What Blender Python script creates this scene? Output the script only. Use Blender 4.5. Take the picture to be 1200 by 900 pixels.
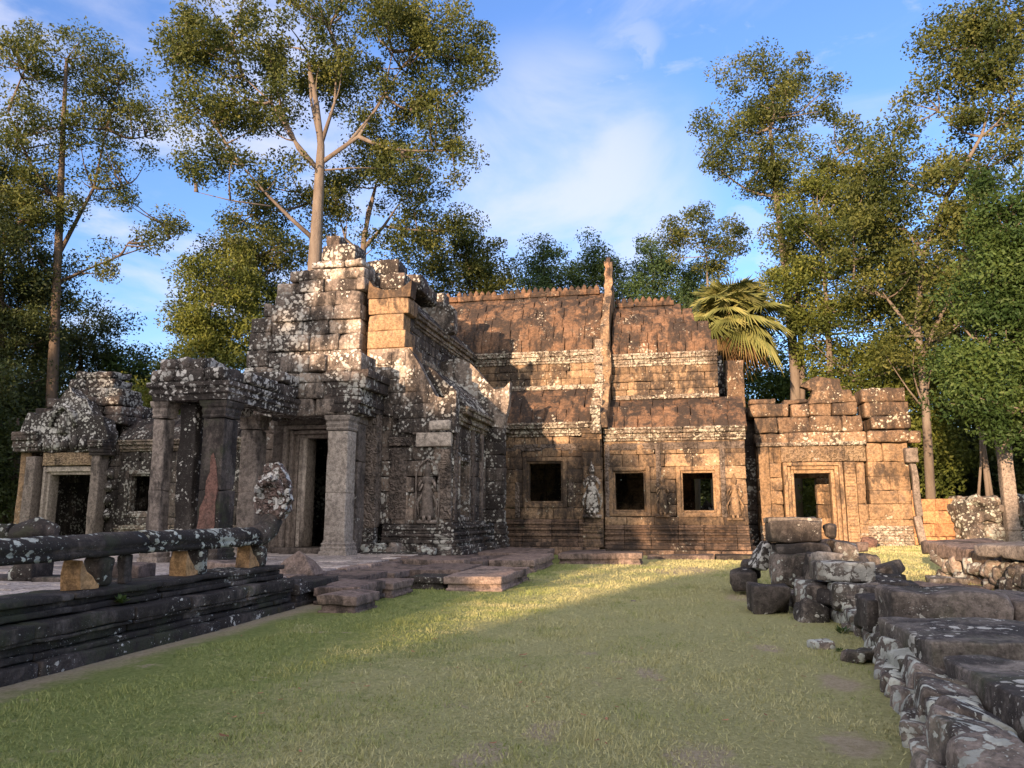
import bpy, math, random
import numpy as np
from mathutils import Vector, Matrix, Euler
random.seed(7); RNG = np.random.default_rng(11)
for o in list(bpy.data.objects): bpy.data.objects.remove(o)
S = bpy.context.scene
COL = S.collection
R = math.radians

# ------------------------------------------------------------------ camera, sky, sun, exposure
# world axes follow the temple: +X along its long front, +Y into the picture; metres
YAW = R(12); PITCH = math.atan(150/900); EYE = 1.5
cam = bpy.data.cameras.new('camera'); camo = bpy.data.objects.new('camera', cam); COL.objects.link(camo)
cam.sensor_width = 36; cam.lens = 27; cam.clip_end = 2000; cam.clip_start = .05
camo.location = (0, 0, EYE); camo.rotation_euler = (R(90)+PITCH, 0, YAW)
S.camera = camo
S.render.engine = 'CYCLES'; S.cycles.max_bounces = 6; S.cycles.diffuse_bounces = 3; S.cycles.glossy_bounces = 2; S.cycles.transmission_bounces = 4
S.view_settings.view_transform = 'Standard'; S.view_settings.look = 'None'
S.view_settings.gamma = 1; S.view_settings.exposure = 1.78; S.view_settings.use_curve_mapping = False

SUN_AZ = R(15.5); SUN_EL = R(7.5)          # light travels SUN_AZ to the right of +Y
sl = bpy.data.lights.new('sun', 'SUN'); sl.energy = 3.25; sl.angle = R(.6); sl.color = (1, .67, .41)
so = bpy.data.objects.new('sun', sl); COL.objects.link(so)
ldir = Vector((math.sin(SUN_AZ)*math.cos(SUN_EL), math.cos(SUN_AZ)*math.cos(SUN_EL), -math.sin(SUN_EL)))
so.rotation_euler = ldir.to_track_quat('-Z', 'Y').to_euler(); so.location = (-20, -60, 30)

W = bpy.data.worlds.new('World'); S.world = W; W.use_nodes = True
def world_nodes():
    nt = W.node_tree; N = nt.nodes; L = nt.links; N.clear()
    out = N.new('ShaderNodeOutputWorld'); bg = N.new('ShaderNodeBackground'); bg.inputs[1].default_value = .15
    sky = N.new('ShaderNodeTexSky'); sky.sky_type = 'NISHITA'; sky.sun_disc = False
    sky.sun_elevation = SUN_EL; sky.sun_rotation = math.pi + SUN_AZ
    sky.air_density = 1.0; sky.dust_density = .6; sky.ozone_density = 2.2; sky.altitude = 0
    tc = N.new('ShaderNodeTexCoord')
    def vdot(v):
        n = N.new('ShaderNodeVectorMath'); n.operation = 'DOT_PRODUCT'; L.new(tc.outputs['Generated'], n.inputs[0]); n.inputs[1].default_value = Vector(v).normalized(); return n.outputs['Value']
    def mr(v, a, b, c=0., d=1., t='SMOOTHSTEP'):
        n = N.new('ShaderNodeMapRange'); n.interpolation_type = t; L.new(v, n.inputs[0])
        for i, q in enumerate((a, b, c, d)): n.inputs[i+1].default_value = q
        return n.outputs[0]
    def mt(op, a, b):
        n = N.new('ShaderNodeMath'); n.operation = op; n.use_clamp = False
        for i, q in enumerate((a, b)):
            if hasattr(q, 'is_linked'): L.new(q, n.inputs[i])
            else: n.inputs[i].default_value = q
        return n.outputs[0]
    def noise(sc, scale, det=6, ro=.55, dist=0, rot=(0, 0, 0)):
        m = N.new('ShaderNodeMapping'); L.new(tc.outputs['Generated'], m.inputs[0]); m.inputs['Scale'].default_value = sc; m.inputs['Rotation'].default_value = rot
        n = N.new('ShaderNodeTexNoise'); L.new(m.outputs[0], n.inputs['Vector']); n.inputs['Scale'].default_value = scale
        n.inputs['Detail'].default_value = det; n.inputs['Roughness'].default_value = ro; n.inputs['Distortion'].default_value = dist; return n.outputs['Fac']
    wisps = mr(noise((1, 1, 2.4), 3.2, 8, .6, .6, (.3, .2, .5)), .50, .78)
    puffs = mr(noise((1, 1, 2.0), 9, 7, .6, .3, (.1, .5, .2)), .60, .72)
    big = mr(vdot(dirpx(655, 235)), .974, .9995)                       # one large soft cloud bank over the hall roof
    bign = mr(noise((1, 1, 1.5), 4.5, 8, .55, .4), .34, .62)
    left = mr(vdot(dirpx(150, 330)), .90, .995)
    leftn = mr(noise((1, 1, 2.2), 5, 7, .55, .3, (.4, 0, .1)), .38, .66)
    tl = mr(vdot(dirpx(80, -20)), .93, .99)
    a = mt('MULTIPLY', wisps, .34)
    a = mt('MAXIMUM', a, mt('MULTIPLY', mt('MULTIPLY', big, mt('ADD', mt('MULTIPLY', bign, .75), .25)), .70))
    a = mt('MAXIMUM', a, mt('MULTIPLY', mt('MULTIPLY', left, leftn), .8))
    a = mt('MAXIMUM', a, mt('MULTIPLY', mt('MULTIPLY', tl, leftn), .7))
    small = mt('MAXIMUM', mr(vdot(dirpx(715, 118)), .9988, .9999), mr(vdot(dirpx(878, 268)), .9988, .9999))
    small = mt('MAXIMUM', small, mr(vdot(dirpx(745, 52)), .9992, .9999))
    fine = mr(noise((1, 1, 1.6), 16, 7, .6, .5), .40, .62)
    a = mt('MAXIMUM', a, mt('MULTIPLY', mt('MULTIPLY', small, mt('MULTIPLY', fine, fine)), .30))
    a = mt('MAXIMUM', a, mt('MULTIPLY', puffs, .28))
    mix = N.new('ShaderNodeMix'); mix.data_type = 'RGBA'
    L.new(a, mix.inputs[0])
    bl = N.new('ShaderNodeMix'); bl.data_type = 'RGBA'; bl.blend_type = 'MULTIPLY'; bl.inputs[0].default_value = 1
    L.new(sky.outputs[0], bl.inputs[6]); bl.inputs[7].default_value = SKYTINT
    L.new(bl.outputs[2], mix.inputs[6]); mix.inputs[7].default_value = CLOUDCOL
    # unseen warm glow added to the sky behind the viewer, brightens the shade
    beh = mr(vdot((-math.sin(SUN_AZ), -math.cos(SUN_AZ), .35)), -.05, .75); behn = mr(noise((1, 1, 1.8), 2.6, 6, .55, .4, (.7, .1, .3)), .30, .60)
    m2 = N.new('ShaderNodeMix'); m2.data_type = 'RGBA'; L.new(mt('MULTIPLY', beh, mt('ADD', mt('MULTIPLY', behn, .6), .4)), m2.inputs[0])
    L.new(mix.outputs[2], m2.inputs[6]); m2.inputs[7].default_value = WARMFILL
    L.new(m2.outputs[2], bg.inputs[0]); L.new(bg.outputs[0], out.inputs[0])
WARMFILL = (4.0, 3.6, 3.25, 1); SKYTINT = (.60, .66, .92, 1); CLOUDCOL = (1.9, 1.9, 2.2, 1)
def dirpx(x, y):
    r = (x-600)/900; u = (450-y)/900
    h = math.cos(PITCH)-u*math.sin(PITCH); v = math.sin(PITCH)+u*math.cos(PITCH)
    return Vector((-h*math.sin(YAW)+r*math.cos(YAW), h*math.cos(YAW)+r*math.sin(YAW), v))
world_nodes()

# ------------------------------------------------------------------ survey helpers: a sight line meets a known plane
def atY(x, y, Y):
    d = dirpx(x, y); k = Y/d.y; return Vector((d.x*k, Y, EYE+d.z*k))
def atX(x, y, X):
    d = dirpx(x, y); k = X/d.x; return Vector((X, d.y*k, EYE+d.z*k))
def atZ(x, y, Z=0.):
    d = dirpx(x, y); k = (Z-EYE)/d.z; return Vector((d.x*k, d.y*k, Z))
def atD(x, y, D):                    # at horizontal distance D
    d = dirpx(x, y); k = D/math.hypot(d.x, d.y); return Vector((d.x*k, d.y*k, EYE+d.z*k))

# ------------------------------------------------------------------ materials
class G:
    def __init__(s, name):
        s.m = bpy.data.materials.new(name); s.m.use_nodes = True; s.nt = s.m.node_tree; s.N = s.nt.nodes; s.L = s.nt.links
        s.N.clear(); s.out = s.N.new('ShaderNodeOutputMaterial'); s.b = s.N.new('ShaderNodeBsdfPrincipled'); s.L.new(s.b.outputs[0], s.out.inputs[0])
        s.b.inputs['Specular IOR Level'].default_value = .25
        s.geo = s.N.new('ShaderNodeNewGeometry'); s.pos = s.geo.outputs['Position']
    def put(s, v, sock):
        if isinstance(v, bpy.types.NodeSocket): s.L.new(v, sock)
        else: sock.default_value = v
    def map(s, scale=(1, 1, 1), rot=(0, 0, 0), loc=(0, 0, 0), v=None):
        n = s.N.new('ShaderNodeMapping'); s.L.new(v or s.pos, n.inputs[0]); n.inputs['Scale'].default_value = scale
        n.inputs['Rotation'].default_value = rot; n.inputs['Location'].default_value = loc; return n.outputs[0]
    def noise(s, scale, det=5, ro=.55, dist=0, v=None, col=False):
        n = s.N.new('ShaderNodeTexNoise'); s.L.new(v or s.pos, n.inputs['Vector']); n.inputs['Scale'].default_value = scale
        n.inputs['Detail'].default_value = det; n.inputs['Roughness'].default_value = ro; n.inputs['Distortion'].default_value = dist
        return n.outputs['Color' if col else 'Fac']
    def vor(s, scale, feat='F1', v=None, out='Distance', rnd=1):
        n = s.N.new('ShaderNodeTexVoronoi'); n.feature = feat; s.L.new(v or s.pos, n.inputs['Vector']); n.inputs['Scale'].default_value = scale
        n.inputs['Randomness'].default_value = rnd; return n.outputs[out]
    def mr(s, v, a, b, c=0., d=1., t='SMOOTHSTEP'):
        n = s.N.new('ShaderNodeMapRange'); n.interpolation_type = t; s.put(v, n.inputs[0])
        for i, q in enumerate((a, b, c, d)): s.put(q, n.inputs[i+1])
        return n.outputs[0]
    def mt(s, op, a, b=0.):
        n = s.N.new('ShaderNodeMath'); n.operation = op; s.put(a, n.inputs[0]); s.put(b, n.inputs[1]); return n.outputs[0]
    def mix(s, f, a, b, mode='MIX'):
        n = s.N.new('ShaderNodeMix'); n.data_type = 'RGBA'; n.blend_type = mode; s.put(f, n.inputs[0])
        for i, q in ((6, a), (7, b)): s.put(q if isinstance(q, bpy.types.NodeSocket) else (*q, 1), n.inputs[i])
        return n.outputs[2]
    def attr(s, name):
        n = s.N.new('ShaderNodeAttribute'); n.attribute_name = name; return n.outputs['Fac']
    def bump(s, h, dist, strength=1., nrm=None):
        n = s.N.new('ShaderNodeBump'); n.inputs['Distance'].default_value = dist; n.inputs['Strength'].default_value = strength
        s.L.new(h, n.inputs['Height'])
        if nrm: s.L.new(nrm, n.inputs['Normal'])
        return n.outputs[0]

def stone_mat(name, c1, c2, c3, lichen=.5, dark=.5, darkcol=(.028, .024, .023), lichcol=(.50, .49, .45), carve=0, bumpd=.032, rough=.9, topdark=.6, green=.0, lscale=1.0, desat=.36, edge=1.):
    def ds(c, k=1.):
        l = .3*c[0]+.5*c[1]+.2*c[2]; return tuple((q+(l-q)*desat)*k for q in c)
    c1, c2, c3 = ds(c1), ds(c2), ds(c3)
    g = G(name)
    n1 = g.noise(.8, 5, .6); n2 = g.noise(3.7, 5, .6)
    base = g.mix(g.mr(n1, .35, .65), c1, c2)
    base = g.mix(g.mr(n2, .48, .72), base, c3)
    tone = g.attr('tone')
    base = g.mix(1, base, g.mix(tone, (.62, .60, .60), (1.28, 1.24, 1.2)), 'MULTIPLY')
    grain = g.noise(38, 4, .7)
    base = g.mix(1, base, g.mix(g.mr(grain, .3, .7), (.78, .78, .78), (1.18, 1.18, 1.18)), 'MULTIPLY')
    mot = g.noise(11, 6, .72, .4); base = g.mix(1, base, g.mix(g.mr(mot, .36, .62), (.60, .59, .58), (1.22, 1.2, 1.18)), 'MULTIPLY')
    # black algae in vertical runs, and on the tops that stay wet
    st = g.noise(1.35, 7, .68, .3, g.map((1, 1, .42)))
    sx = g.N.new('ShaderNodeSeparateXYZ'); g.L.new(g.geo.outputs['True Normal'], sx.inputs[0])
    up = g.mr(sx.outputs['Z'], .35, .9)
    algae = g.mt('ADD', g.mr(st, .62-.26*dark, .70-.2*dark), g.mt('MULTIPLY', g.mt('MULTIPLY', up, topdark), g.mr(n2, .3, .6)))
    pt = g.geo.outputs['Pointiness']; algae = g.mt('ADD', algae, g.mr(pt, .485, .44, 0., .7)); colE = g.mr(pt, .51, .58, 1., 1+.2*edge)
    algae = g.mt('MINIMUM', g.mt('MULTIPLY', algae, g.mr(g.noise(9, 5, .7), .3, .55, .55, 1.)), 1.)
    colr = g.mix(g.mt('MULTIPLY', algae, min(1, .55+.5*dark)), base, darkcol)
    if green > 0:
        gm = g.mt('MULTIPLY', g.mr(g.noise(1.9, 6, .65, 0, g.map((1, 1, 1), loc=(9, 3, 5))), .5, .68), green)
        colr = g.mix(gm, colr, (.055, .065, .035))
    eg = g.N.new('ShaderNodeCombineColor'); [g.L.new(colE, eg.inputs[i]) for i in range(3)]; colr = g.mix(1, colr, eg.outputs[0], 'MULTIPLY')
    # lichen: crusts with crisp crumbly edges, gathered in colonies
    wob = g.noise(7*lscale, 4, .6, 0, None, True)
    vw = g.N.new('ShaderNodeVectorMath'); vw.operation = 'MULTIPLY_ADD'; g.L.new(wob, vw.inputs[0]); vw.inputs[1].default_value = (.16/lscale,)*3; g.L.new(g.pos, vw.inputs[2])
    colony = g.mt('ADD', g.mt('MULTIPLY', g.noise(1.3*lscale, 5, .65, .5, g.map((1, 1, 1), loc=(3, 8, 1))), .68), g.mt('MULTIPLY', g.noise(.33, 3, .5, 0, g.map((1, 1, 1), loc=(1, 2, 7))), .32))
    thr = g.mr(colony, .62-.34*lichen, .86-.26*lichen, .0, .62)
    spot = g.vor(8.5*lscale, 'F1', vw.outputs[0])
    l1 = g.mr(g.mt('SUBTRACT', thr, spot), -.02, .035)
    thr2 = g.mr(colony, .50-.3*lichen, .88-.2*lichen, .0, .34)
    l2 = g.mr(g.mt('SUBTRACT', thr2, g.vor(25*lscale, 'F1', vw.outputs[0])), -.02, .05)
    lich = g.mt('MAXIMUM', l1, g.mt('MULTIPLY', l2, .85))
    lich = g.mt('MULTIPLY', lich, g.mr(g.noise(30, 4, .7), .25, .5, .45, 1.))
    lc = g.mix(g.mr(g.noise(5, 3), .4, .6), lichcol, tuple(q*.62 for q in lichcol))
    colr = g.mix(lich, colr, lc)
    g.L.new(colr, g.b.inputs['Base Color']); g.b.inputs['Roughness'].default_value = rough
    h = g.mt('ADD', g.mt('MULTIPLY', g.noise(5.5, 7, .66), 1.), g.mt('MULTIPLY', g.noise(33, 5, .7), .35))
    h = g.mt('ADD', h, g.mt('MULTIPLY', lich, .10))
    pits = g.mr(g.vor(13, 'F1'), .05, .22); h = g.mt('ADD', h, g.mt('MULTIPLY', pits, .18))
    nb = g.bump(h, bumpd, 1.)
    if carve:
        cv = g.vor(carve, 'SMOOTH_F1', g.map((1, 1, 1)), 'Distance', .55)
        rings = g.mt('SINE', g.mt('MULTIPLY', cv, 21.)); nb = g.bump(g.mt('ADD', rings, g.mt('MULTIPLY', g.noise(16, 4), 1.6)), .022, 1., nb)
    g.L.new(nb, g.b.inputs['Normal'])
    return g.m

M = {}
M['wall'] = stone_mat('weathered sandstone', (.165, .13, .105), (.24, .18, .135), (.105, .088, .08), .84, .72)
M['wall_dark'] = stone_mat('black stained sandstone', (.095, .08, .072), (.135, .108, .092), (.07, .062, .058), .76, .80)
M['hall_base'] = stone_mat('brown plinth stone', (.17, .12, .09), (.21, .15, .11), (.12, .09, .075), .42, .62, lichcol=(.46, .42, .34), desat=0)
M['gate_top'] = stone_mat('stained golden stone', (.235, .165, .11), (.195, .135, .095), (.13, .10, .08), .66, .60, lichcol=(.52, .47, .38), desat=0)
M['tower'] = stone_mat('grey sandstone blocks', (.27, .22, .19), (.32, .255, .20), (.15, .13, .115), .86, .74, lichcol=(.60, .58, .54))
M['hall'] = stone_mat('brown sandstone', (.225, .16, .105), (.275, .20, .13), (.14, .105, .08), .50, .66, lichcol=(.50, .46, .36), desat=0)
M['roof'] = stone_mat('red brown roof stone', (.20, .122, .078), (.165, .105, .07), (.10, .075, .06), .38, .70, lichcol=(.46, .42, .34), bumpd=.03, desat=0, edge=.1)
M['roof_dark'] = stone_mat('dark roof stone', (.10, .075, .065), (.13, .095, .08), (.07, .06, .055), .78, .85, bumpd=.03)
M['frieze'] = stone_mat('lichen crusted frieze', (.24, .19, .14), (.28, .21, .15), (.15, .12, .1), .90, .40, carve=7, lichcol=(.52, .49, .41))
M['carved'] = stone_mat('carved sandstone', (.19, .15, .125), (.215, .165, .13), (.12, .10, .085), .30, .45, carve=6)
M['carved_pale'] = stone_mat('carved pale sandstone', (.36, .28, .19), (.32, .24, .165), (.24, .185, .14), .30, .22, carve=6.5, desat=0)
M['gate'] = stone_mat('golden sandstone', (.27, .19, .12), (.23, .16, .10), (.15, .115, .088), .46, .46, lichcol=(.52, .48, .38), desat=0)
M['clean'] = stone_mat('bare grey sandstone', (.42, .37, .32), (.36, .31, .265), (.27, .235, .205), .12, .16, topdark=.3)
M['pillar'] = stone_mat('pillar sandstone', (.26, .215, .185), (.22, .18, .155), (.15, .125, .11), .32, .40)
M['pillar_dark'] = stone_mat('dark lichened pillar', (.13, .115, .105), (.10, .09, .085), (.08, .07, .065), .90, .8, lichcol=(.58, .57, .54))
M['rail'] = stone_mat('balustrade stone', (.10, .08, .072), (.13, .098, .085), (.07, .06, .055), .74, .80, green=.4, lichcol=(.50, .52, .47))
M['plinth'] = stone_mat('plinth stone', (.095, .08, .075), (.125, .10, .09), (.07, .06, .058), .50, .90, green=.5, lscale=1.6)
M['lintel_dark'] = stone_mat('dark lichened lintel', (.14, .11, .10), (.11, .09, .08), (.08, .07, .065), .98, .75, lichcol=(.60, .58, .55))
M['naga'] = stone_mat('white lichened naga stone', (.16, .10, .09), (.13, .09, .08), (.08, .065, .06), .98, .6, lichcol=(.72, .70, .68), carve=8)
M['ochre'] = stone_mat('fresh broken ochre stone', (.38, .24, .115), (.30, .19, .10), (.20, .135, .085), .45, .42, topdark=.3, desat=0)
M['red'] = stone_mat('flaked red sandstone', (.20, .10, .08), (.17, .095, .078), (.13, .08, .068), .1, .2, topdark=.1, desat=.2)
M['step'] = stone_mat('step sandstone', (.215, .16, .145), (.26, .195, .165), (.15, .12, .11), .26, .42, topdark=.2, desat=.2)
M['paving'] = stone_mat('worn paving stone', (.42, .36, .34), (.36, .31, .29), (.29, .25, .23), .2, .10, topdark=.1)
M['rubble'] = stone_mat('ruined wall stone', (.21, .175, .155), (.26, .205, .17), (.15, .13, .12), .88, .60, green=.35, lichcol=(.47, .49, .45))
M['rubble_dark'] = stone_mat('dark fallen stone', (.13, .11, .10), (.17, .14, .12), (.10, .09, .085), .48, .78, green=.15)
M['slab'] = stone_mat('dark weathered slab', (.17, .15, .135), (.21, .185, .16), (.12, .105, .095), .60, .62, green=.5, topdark=.5)
M['slab_pale'] = stone_mat('pale fallen slab', (.26, .215, .185), (.31, .245, .205), (.2, .17, .15), .60, .45, green=.4, topdark=.6)
M['laterite'] = stone_mat('orange laterite', (.46, .26, .14), (.40, .22, .12), (.30, .18, .11), .35, .22, bumpd=.035, desat=0)

def leaf_mat(name, ca, cb, trans=.3):
    g = G(name)
    t = g.attr('tone'); c = g.mix(t, ca, cb)
    c = g.mix(g.mr(g.noise(.55, 3), .35, .65), c, tuple(q*.72 for q in ca))
    g.L.new(c, g.b.inputs['Base Color']); g.b.inputs['Roughness'].default_value = .55
    tr = g.N.new('ShaderNodeBsdfTranslucent'); g.L.new(g.mix(.5, c, (.16, .17, .02)), tr.inputs[0])
    ms = g.N.new('ShaderNodeMixShader'); ms.inputs[0].default_value = trans
    g.L.new(g.b.outputs[0], ms.inputs[1]); g.L.new(tr.outputs[0], ms.inputs[2]); g.L.new(ms.outputs[0], g.out.inputs[0])
    return g.m
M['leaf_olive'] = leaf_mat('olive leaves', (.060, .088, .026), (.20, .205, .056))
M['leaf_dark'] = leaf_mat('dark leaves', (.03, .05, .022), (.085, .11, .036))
M['leaf_green'] = leaf_mat('fresh green leaves', (.045, .095, .028), (.12, .17, .045))
M['leaf_yellow'] = leaf_mat('yellow green leaves', (.085, .12, .028), (.22, .235, .05))
M['leaf_blue'] = leaf_mat('feathery green leaves', (.05, .10, .042), (.09, .15, .06))
M['palm'] = leaf_mat('palm leaves', (.20, .23, .075), (.36, .33, .12), .2)
def bark_mat(name, c1, c2):
    g = G(name); c = g.mix(g.mr(g.noise(2.2, 6, .65, 0, g.map((1, 1, .35))), .35, .65), c1, c2)
    g.L.new(c, g.b.inputs['Base Color']); g.b.inputs['Roughness'].default_value = .9
    g.L.new(g.bump(g.noise(9, 6, .7, 0, g.map((1, 1, .3))), .04), g.b.inputs['Normal']); return g.m
M['bark'] = bark_mat('pale bark', (.20, .17, .145), (.135, .11, .095))
M['bark_dark'] = bark_mat('dark bark', (.13, .10, .08), (.09, .07, .055))

# ------------------------------------------------------------------ mesh builder
_T = {}
def topo(nx, ny, nz):
    k = (nx, ny, nz)
    if k in _T: return _T[k]
    idx = {}; ijk = []; q = []
    def v(i, j, l):
        t = (i, j, l)
        if t not in idx: idx[t] = len(ijk); ijk.append(t)
        return idx[t]
    for a in range(nx-1):
        for b in range(ny-1):
            q.append((v(a, b, 0), v(a, b+1, 0), v(a+1, b+1, 0), v(a+1, b, 0)))
            q.append((v(a, b, nz-1), v(a+1, b, nz-1), v(a+1, b+1, nz-1), v(a, b+1, nz-1)))
    for a in range(nx-1):
        for c in range(nz-1):
            q.append((v(a, 0, c), v(a+1, 0, c), v(a+1, 0, c+1), v(a, 0, c+1)))
            q.append((v(a, ny-1, c), v(a, ny-1, c+1), v(a+1, ny-1, c+1), v(a+1, ny-1, c)))
    for b in range(ny-1):
        for c in range(nz-1):
            q.append((v(0, b, c), v(0, b, c+1), v(0, b+1, c+1), v(0, b+1, c)))
            q.append((v(nx-1, b, c), v(nx-1, b+1, c), v(nx-1, b+1, c+1), v(nx-1, b, c+1)))
    _T[k] = (np.array(ijk), np.array(q)); return _T[k]
def wob(P, amp, sc=1.):
    if amp <= 0: return P
    out = P.copy()
    for i in range(4):
        k = RNG.normal(0, (3., 6, 11, 20)[i]/sc, (3, 3)); ph = RNG.uniform(0, 6.28, 3)
        out += np.sin(P @ k.T + ph) * amp * (1, .7, .45, .3)[i] / 1.6
    return out
class MB:
    def __init__(s): s.V = []; s.F = []; s.n = 0; s.tone = []; s.sm = []; s.NG = []; s.done = []
    def cut(s):
        """what was added so far becomes a mesh object of its own when built"""
        if s.V:
            d = MB(); d.V, d.F, d.n, d.tone, d.sm, d.NG = s.V, s.F, s.n, s.tone, s.sm, s.NG; s.done.append(d)
            s.V = []; s.F = []; s.n = 0; s.tone = []; s.sm = []; s.NG = []
        return s
    def add(s, V, F, tone, smooth=True):
        V = np.asarray(V, float); F = np.asarray(F) + s.n; s.V.append(V); s.F.append(F); s.n += len(V)
        s.tone.append(np.full(len(F), tone)); s.sm.append(np.full(len(F), smooth))
    def block(s, c, size, rot=None, r=.025, amp=.01, seg=.28, tone=None, taper=None, chip=1.):
        h = np.array(size, float)/2; r = min(r, h.min()*.49)
        ax = []
        for a in range(3):
            n = max(1, int(round((2*h[a]-2*r)/seg))); n = min(n, 14)
            ax.append(np.concatenate([[-h[a]], np.linspace(-h[a]+r, h[a]-r, n+1), [h[a]]]))
        ijk, q = topo(*[len(a) for a in ax])
        P = np.stack([ax[a][ijk[:, a]] for a in range(3)], 1)
        inner = np.clip(P, -(h-r), h-r); d = P-inner; L = np.linalg.norm(d, axis=1, keepdims=True)
        P = inner + np.where(L > 1e-9, d/np.maximum(L, 1e-9)*r, 0)
        if taper: P[:, :2] *= (1 + (P[:, 2:3]/h[2])*taper)
        P = wob(P, amp)
        if h.min() > .05 and chip > 0:                       # knocked off corners and edges
            for _ in range(int(RNG.integers(1, 5))):
                cdir = RNG.choice([-1, 1], 3)*np.array([1, 1, 1]); cc = h*cdir
                if RNG.random() < .55: a_ = int(np.argmax(h)); cc[a_] = RNG.uniform(-h[a_], h[a_])
                rr_ = (RNG.uniform(.12, .40)*h.min()+RNG.uniform(0, .03))*chip; dv = P-cc; dd = np.linalg.norm(dv, axis=1, keepdims=True)
                k_ = np.clip(1-dd/(rr_*1.5), 0, 1); P = P - cdir*np.array([.5, .5, .5])*rr_*k_*.8
        if rot: P = P @ np.array(Euler(rot).to_matrix()).T
        s.add(P + np.array(c), q, random.random() if tone is None else tone)
    def box(s, x0, x1, y0, y1, z0, z1, **k):
        s.block(((x0+x1)/2, (y0+y1)/2, (z0+z1)/2), (abs(x1-x0), abs(y1-y0), abs(z1-z0)), **k)
    def stack(s, x0, x1, y0, y1, prof, seg=.45, amp=.008, tone=None):
        """rectangular footprint swept up a moulded profile [(z, outward offset)]"""
        t = random.random() if tone is None else tone
        rings = []
        nx = max(1, int((x1-x0)/seg)); ny = max(1, int((y1-y0)/seg))
        for z, o in prof:
            X0, X1, Y0, Y1 = x0-o, x1+o, y0-o, y1+o
            xs = np.linspace(X0, X1, nx+1); ys = np.linspace(Y0, Y1, ny+1)
            ring = [(x, Y0, z) for x in xs[:-1]]+[(X1, y, z) for y in ys[:-1]]+[(x, Y1, z) for x in xs[:0:-1]]+[(X0, y, z) for y in ys[:0:-1]]
            rings.append(ring)
        n = len(rings[0]); V = wob(np.array(rings).reshape(-1, 3), amp)
        F = [(k*n+i, k*n+(i+1) % n, (k+1)*n+(i+1) % n, (k+1)*n+i) for k in range(len(rings)-1) for i in range(n)]
        base = s.n; s.add(V, F, t, False)
        s.NG.append((list(range(base+(len(rings)-1)*n, base+len(rings)*n)), t)); s.NG.append((list(range(base+n-1, base-1, -1)), t))
    def prism(s, pts, d0, d1, plane='XZ', amp=.015, seg=.3, tone=None):
        """outline extruded from d0 to d1; plane XZ (thick along Y) or YZ (thick along X) or XY"""
        t = random.random() if tone is None else tone
        P = []
        for i, a in enumerate(pts):
            b = pts[(i+1) % len(pts)]; L = math.dist(a, b); n = max(1, int(L/seg))
            for k in range(n): P.append((a[0]+(b[0]-a[0])*k/n, a[1]+(b[1]-a[1])*k/n))
        area = sum(P[i][0]*P[(i+1) % len(P)][1]-P[(i+1) % len(P)][0]*P[i][1] for i in range(len(P)))
        if area < 0: P.reverse()
        n = len(P)
        if plane == 'XZ': mk = lambda p, d: (p[0], d, p[1])
        elif plane == 'YZ': mk = lambda p, d: (d, p[0], p[1])
        else: mk = lambda p, d: (p[0], p[1], d)
        lo, hi = min(d0, d1), max(d0, d1)
        V = wob(np.array([mk(p, lo) for p in P]+[mk(p, hi) for p in P]), amp)
        base = s.n; F = [(i, (i+1) % n, n+(i+1) % n, n+i) for i in range(n)]
        c0 = list(range(base, base+n)); c1 = list(range(base+2*n-1, base+n-1, -1))
        if plane == 'XZ': pass
        else: F = [f[::-1] for f in F]; F = F if plane == 'XZ' else F
        if plane in ('YZ', 'XY'): F = [f[::-1] for f in F]; c0.reverse(); c1.reverse()
        s.add(V, F, t, False); s.NG.append((c0, t)); s.NG.append((c1, t))
    def tube(s, pts, rad, n=8, tone=.5, amp=0, smooth=True):
        pts = [Vector(p) for p in pts]; V = []
        for i, p in enumerate(pts):
            d = (pts[min(i+1, len(pts)-1)]-pts[max(i-1, 0)]).normalized()
            a = d.orthogonal().normalized() if abs(d.z) < .99 else Vector((1, 0, 0)); a = d.cross(Vector((0, 0, 1)) if abs(d.z) < .95 else Vector((0, 1, 0))).normalized(); b = d.cross(a)
            r = rad[i] if hasattr(rad, '__len__') else rad
            for k in range(n):
                q = 6.28318*k/n; V.append(p + (a*math.cos(q)+b*math.sin(q))*r)
        V = np.array(V)
        if amp: V = wob(V, amp, 1.)
        F = [(i*n+k, i*n+(k+1) % n, (i+1)*n+(k+1) % n, (i+1)*n+k) for i in range(len(pts)-1) for k in range(n)]
        base = s.n; s.add(V, F, tone, smooth)
        s.NG.append((list(range(base+n-1, base-1, -1)), tone)); s.NG.append((list(range(base+(len(pts)-1)*n, base+len(pts)*n)), tone))
    def loft(s, rings, n=14, tone=.5, amp=.0):
        """rings (cx,cy,cz,rx,ry) horizontal ellipses joined bottom to top"""
        V = [(c[0]+c[3]*math.cos(6.28318*k/n), c[1]+c[4]*math.sin(6.28318*k/n), c[2]) for c in rings for k in range(n)]
        V = wob(np.array(V), amp)
        F = [(i*n+k, i*n+(k+1) % n, (i+1)*n+(k+1) % n, (i+1)*n+k) for i in range(len(rings)-1) for k in range(n)]
        base = s.n; s.add(V, F, tone, True)
        s.NG.append((list(range(base+n-1, base-1, -1)), tone)); s.NG.append((list(range(base+(len(rings)-1)*n, base+len(rings)*n)), tone))
    def build(s, name, mat, parent=None, origin=None):
        if s.done:
            for d in s.done: first = d.build(name, mat, parent, origin)
            return s.build_one(name, mat, parent, origin) if s.V else first
        return s.build_one(name, mat, parent, origin)
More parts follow.
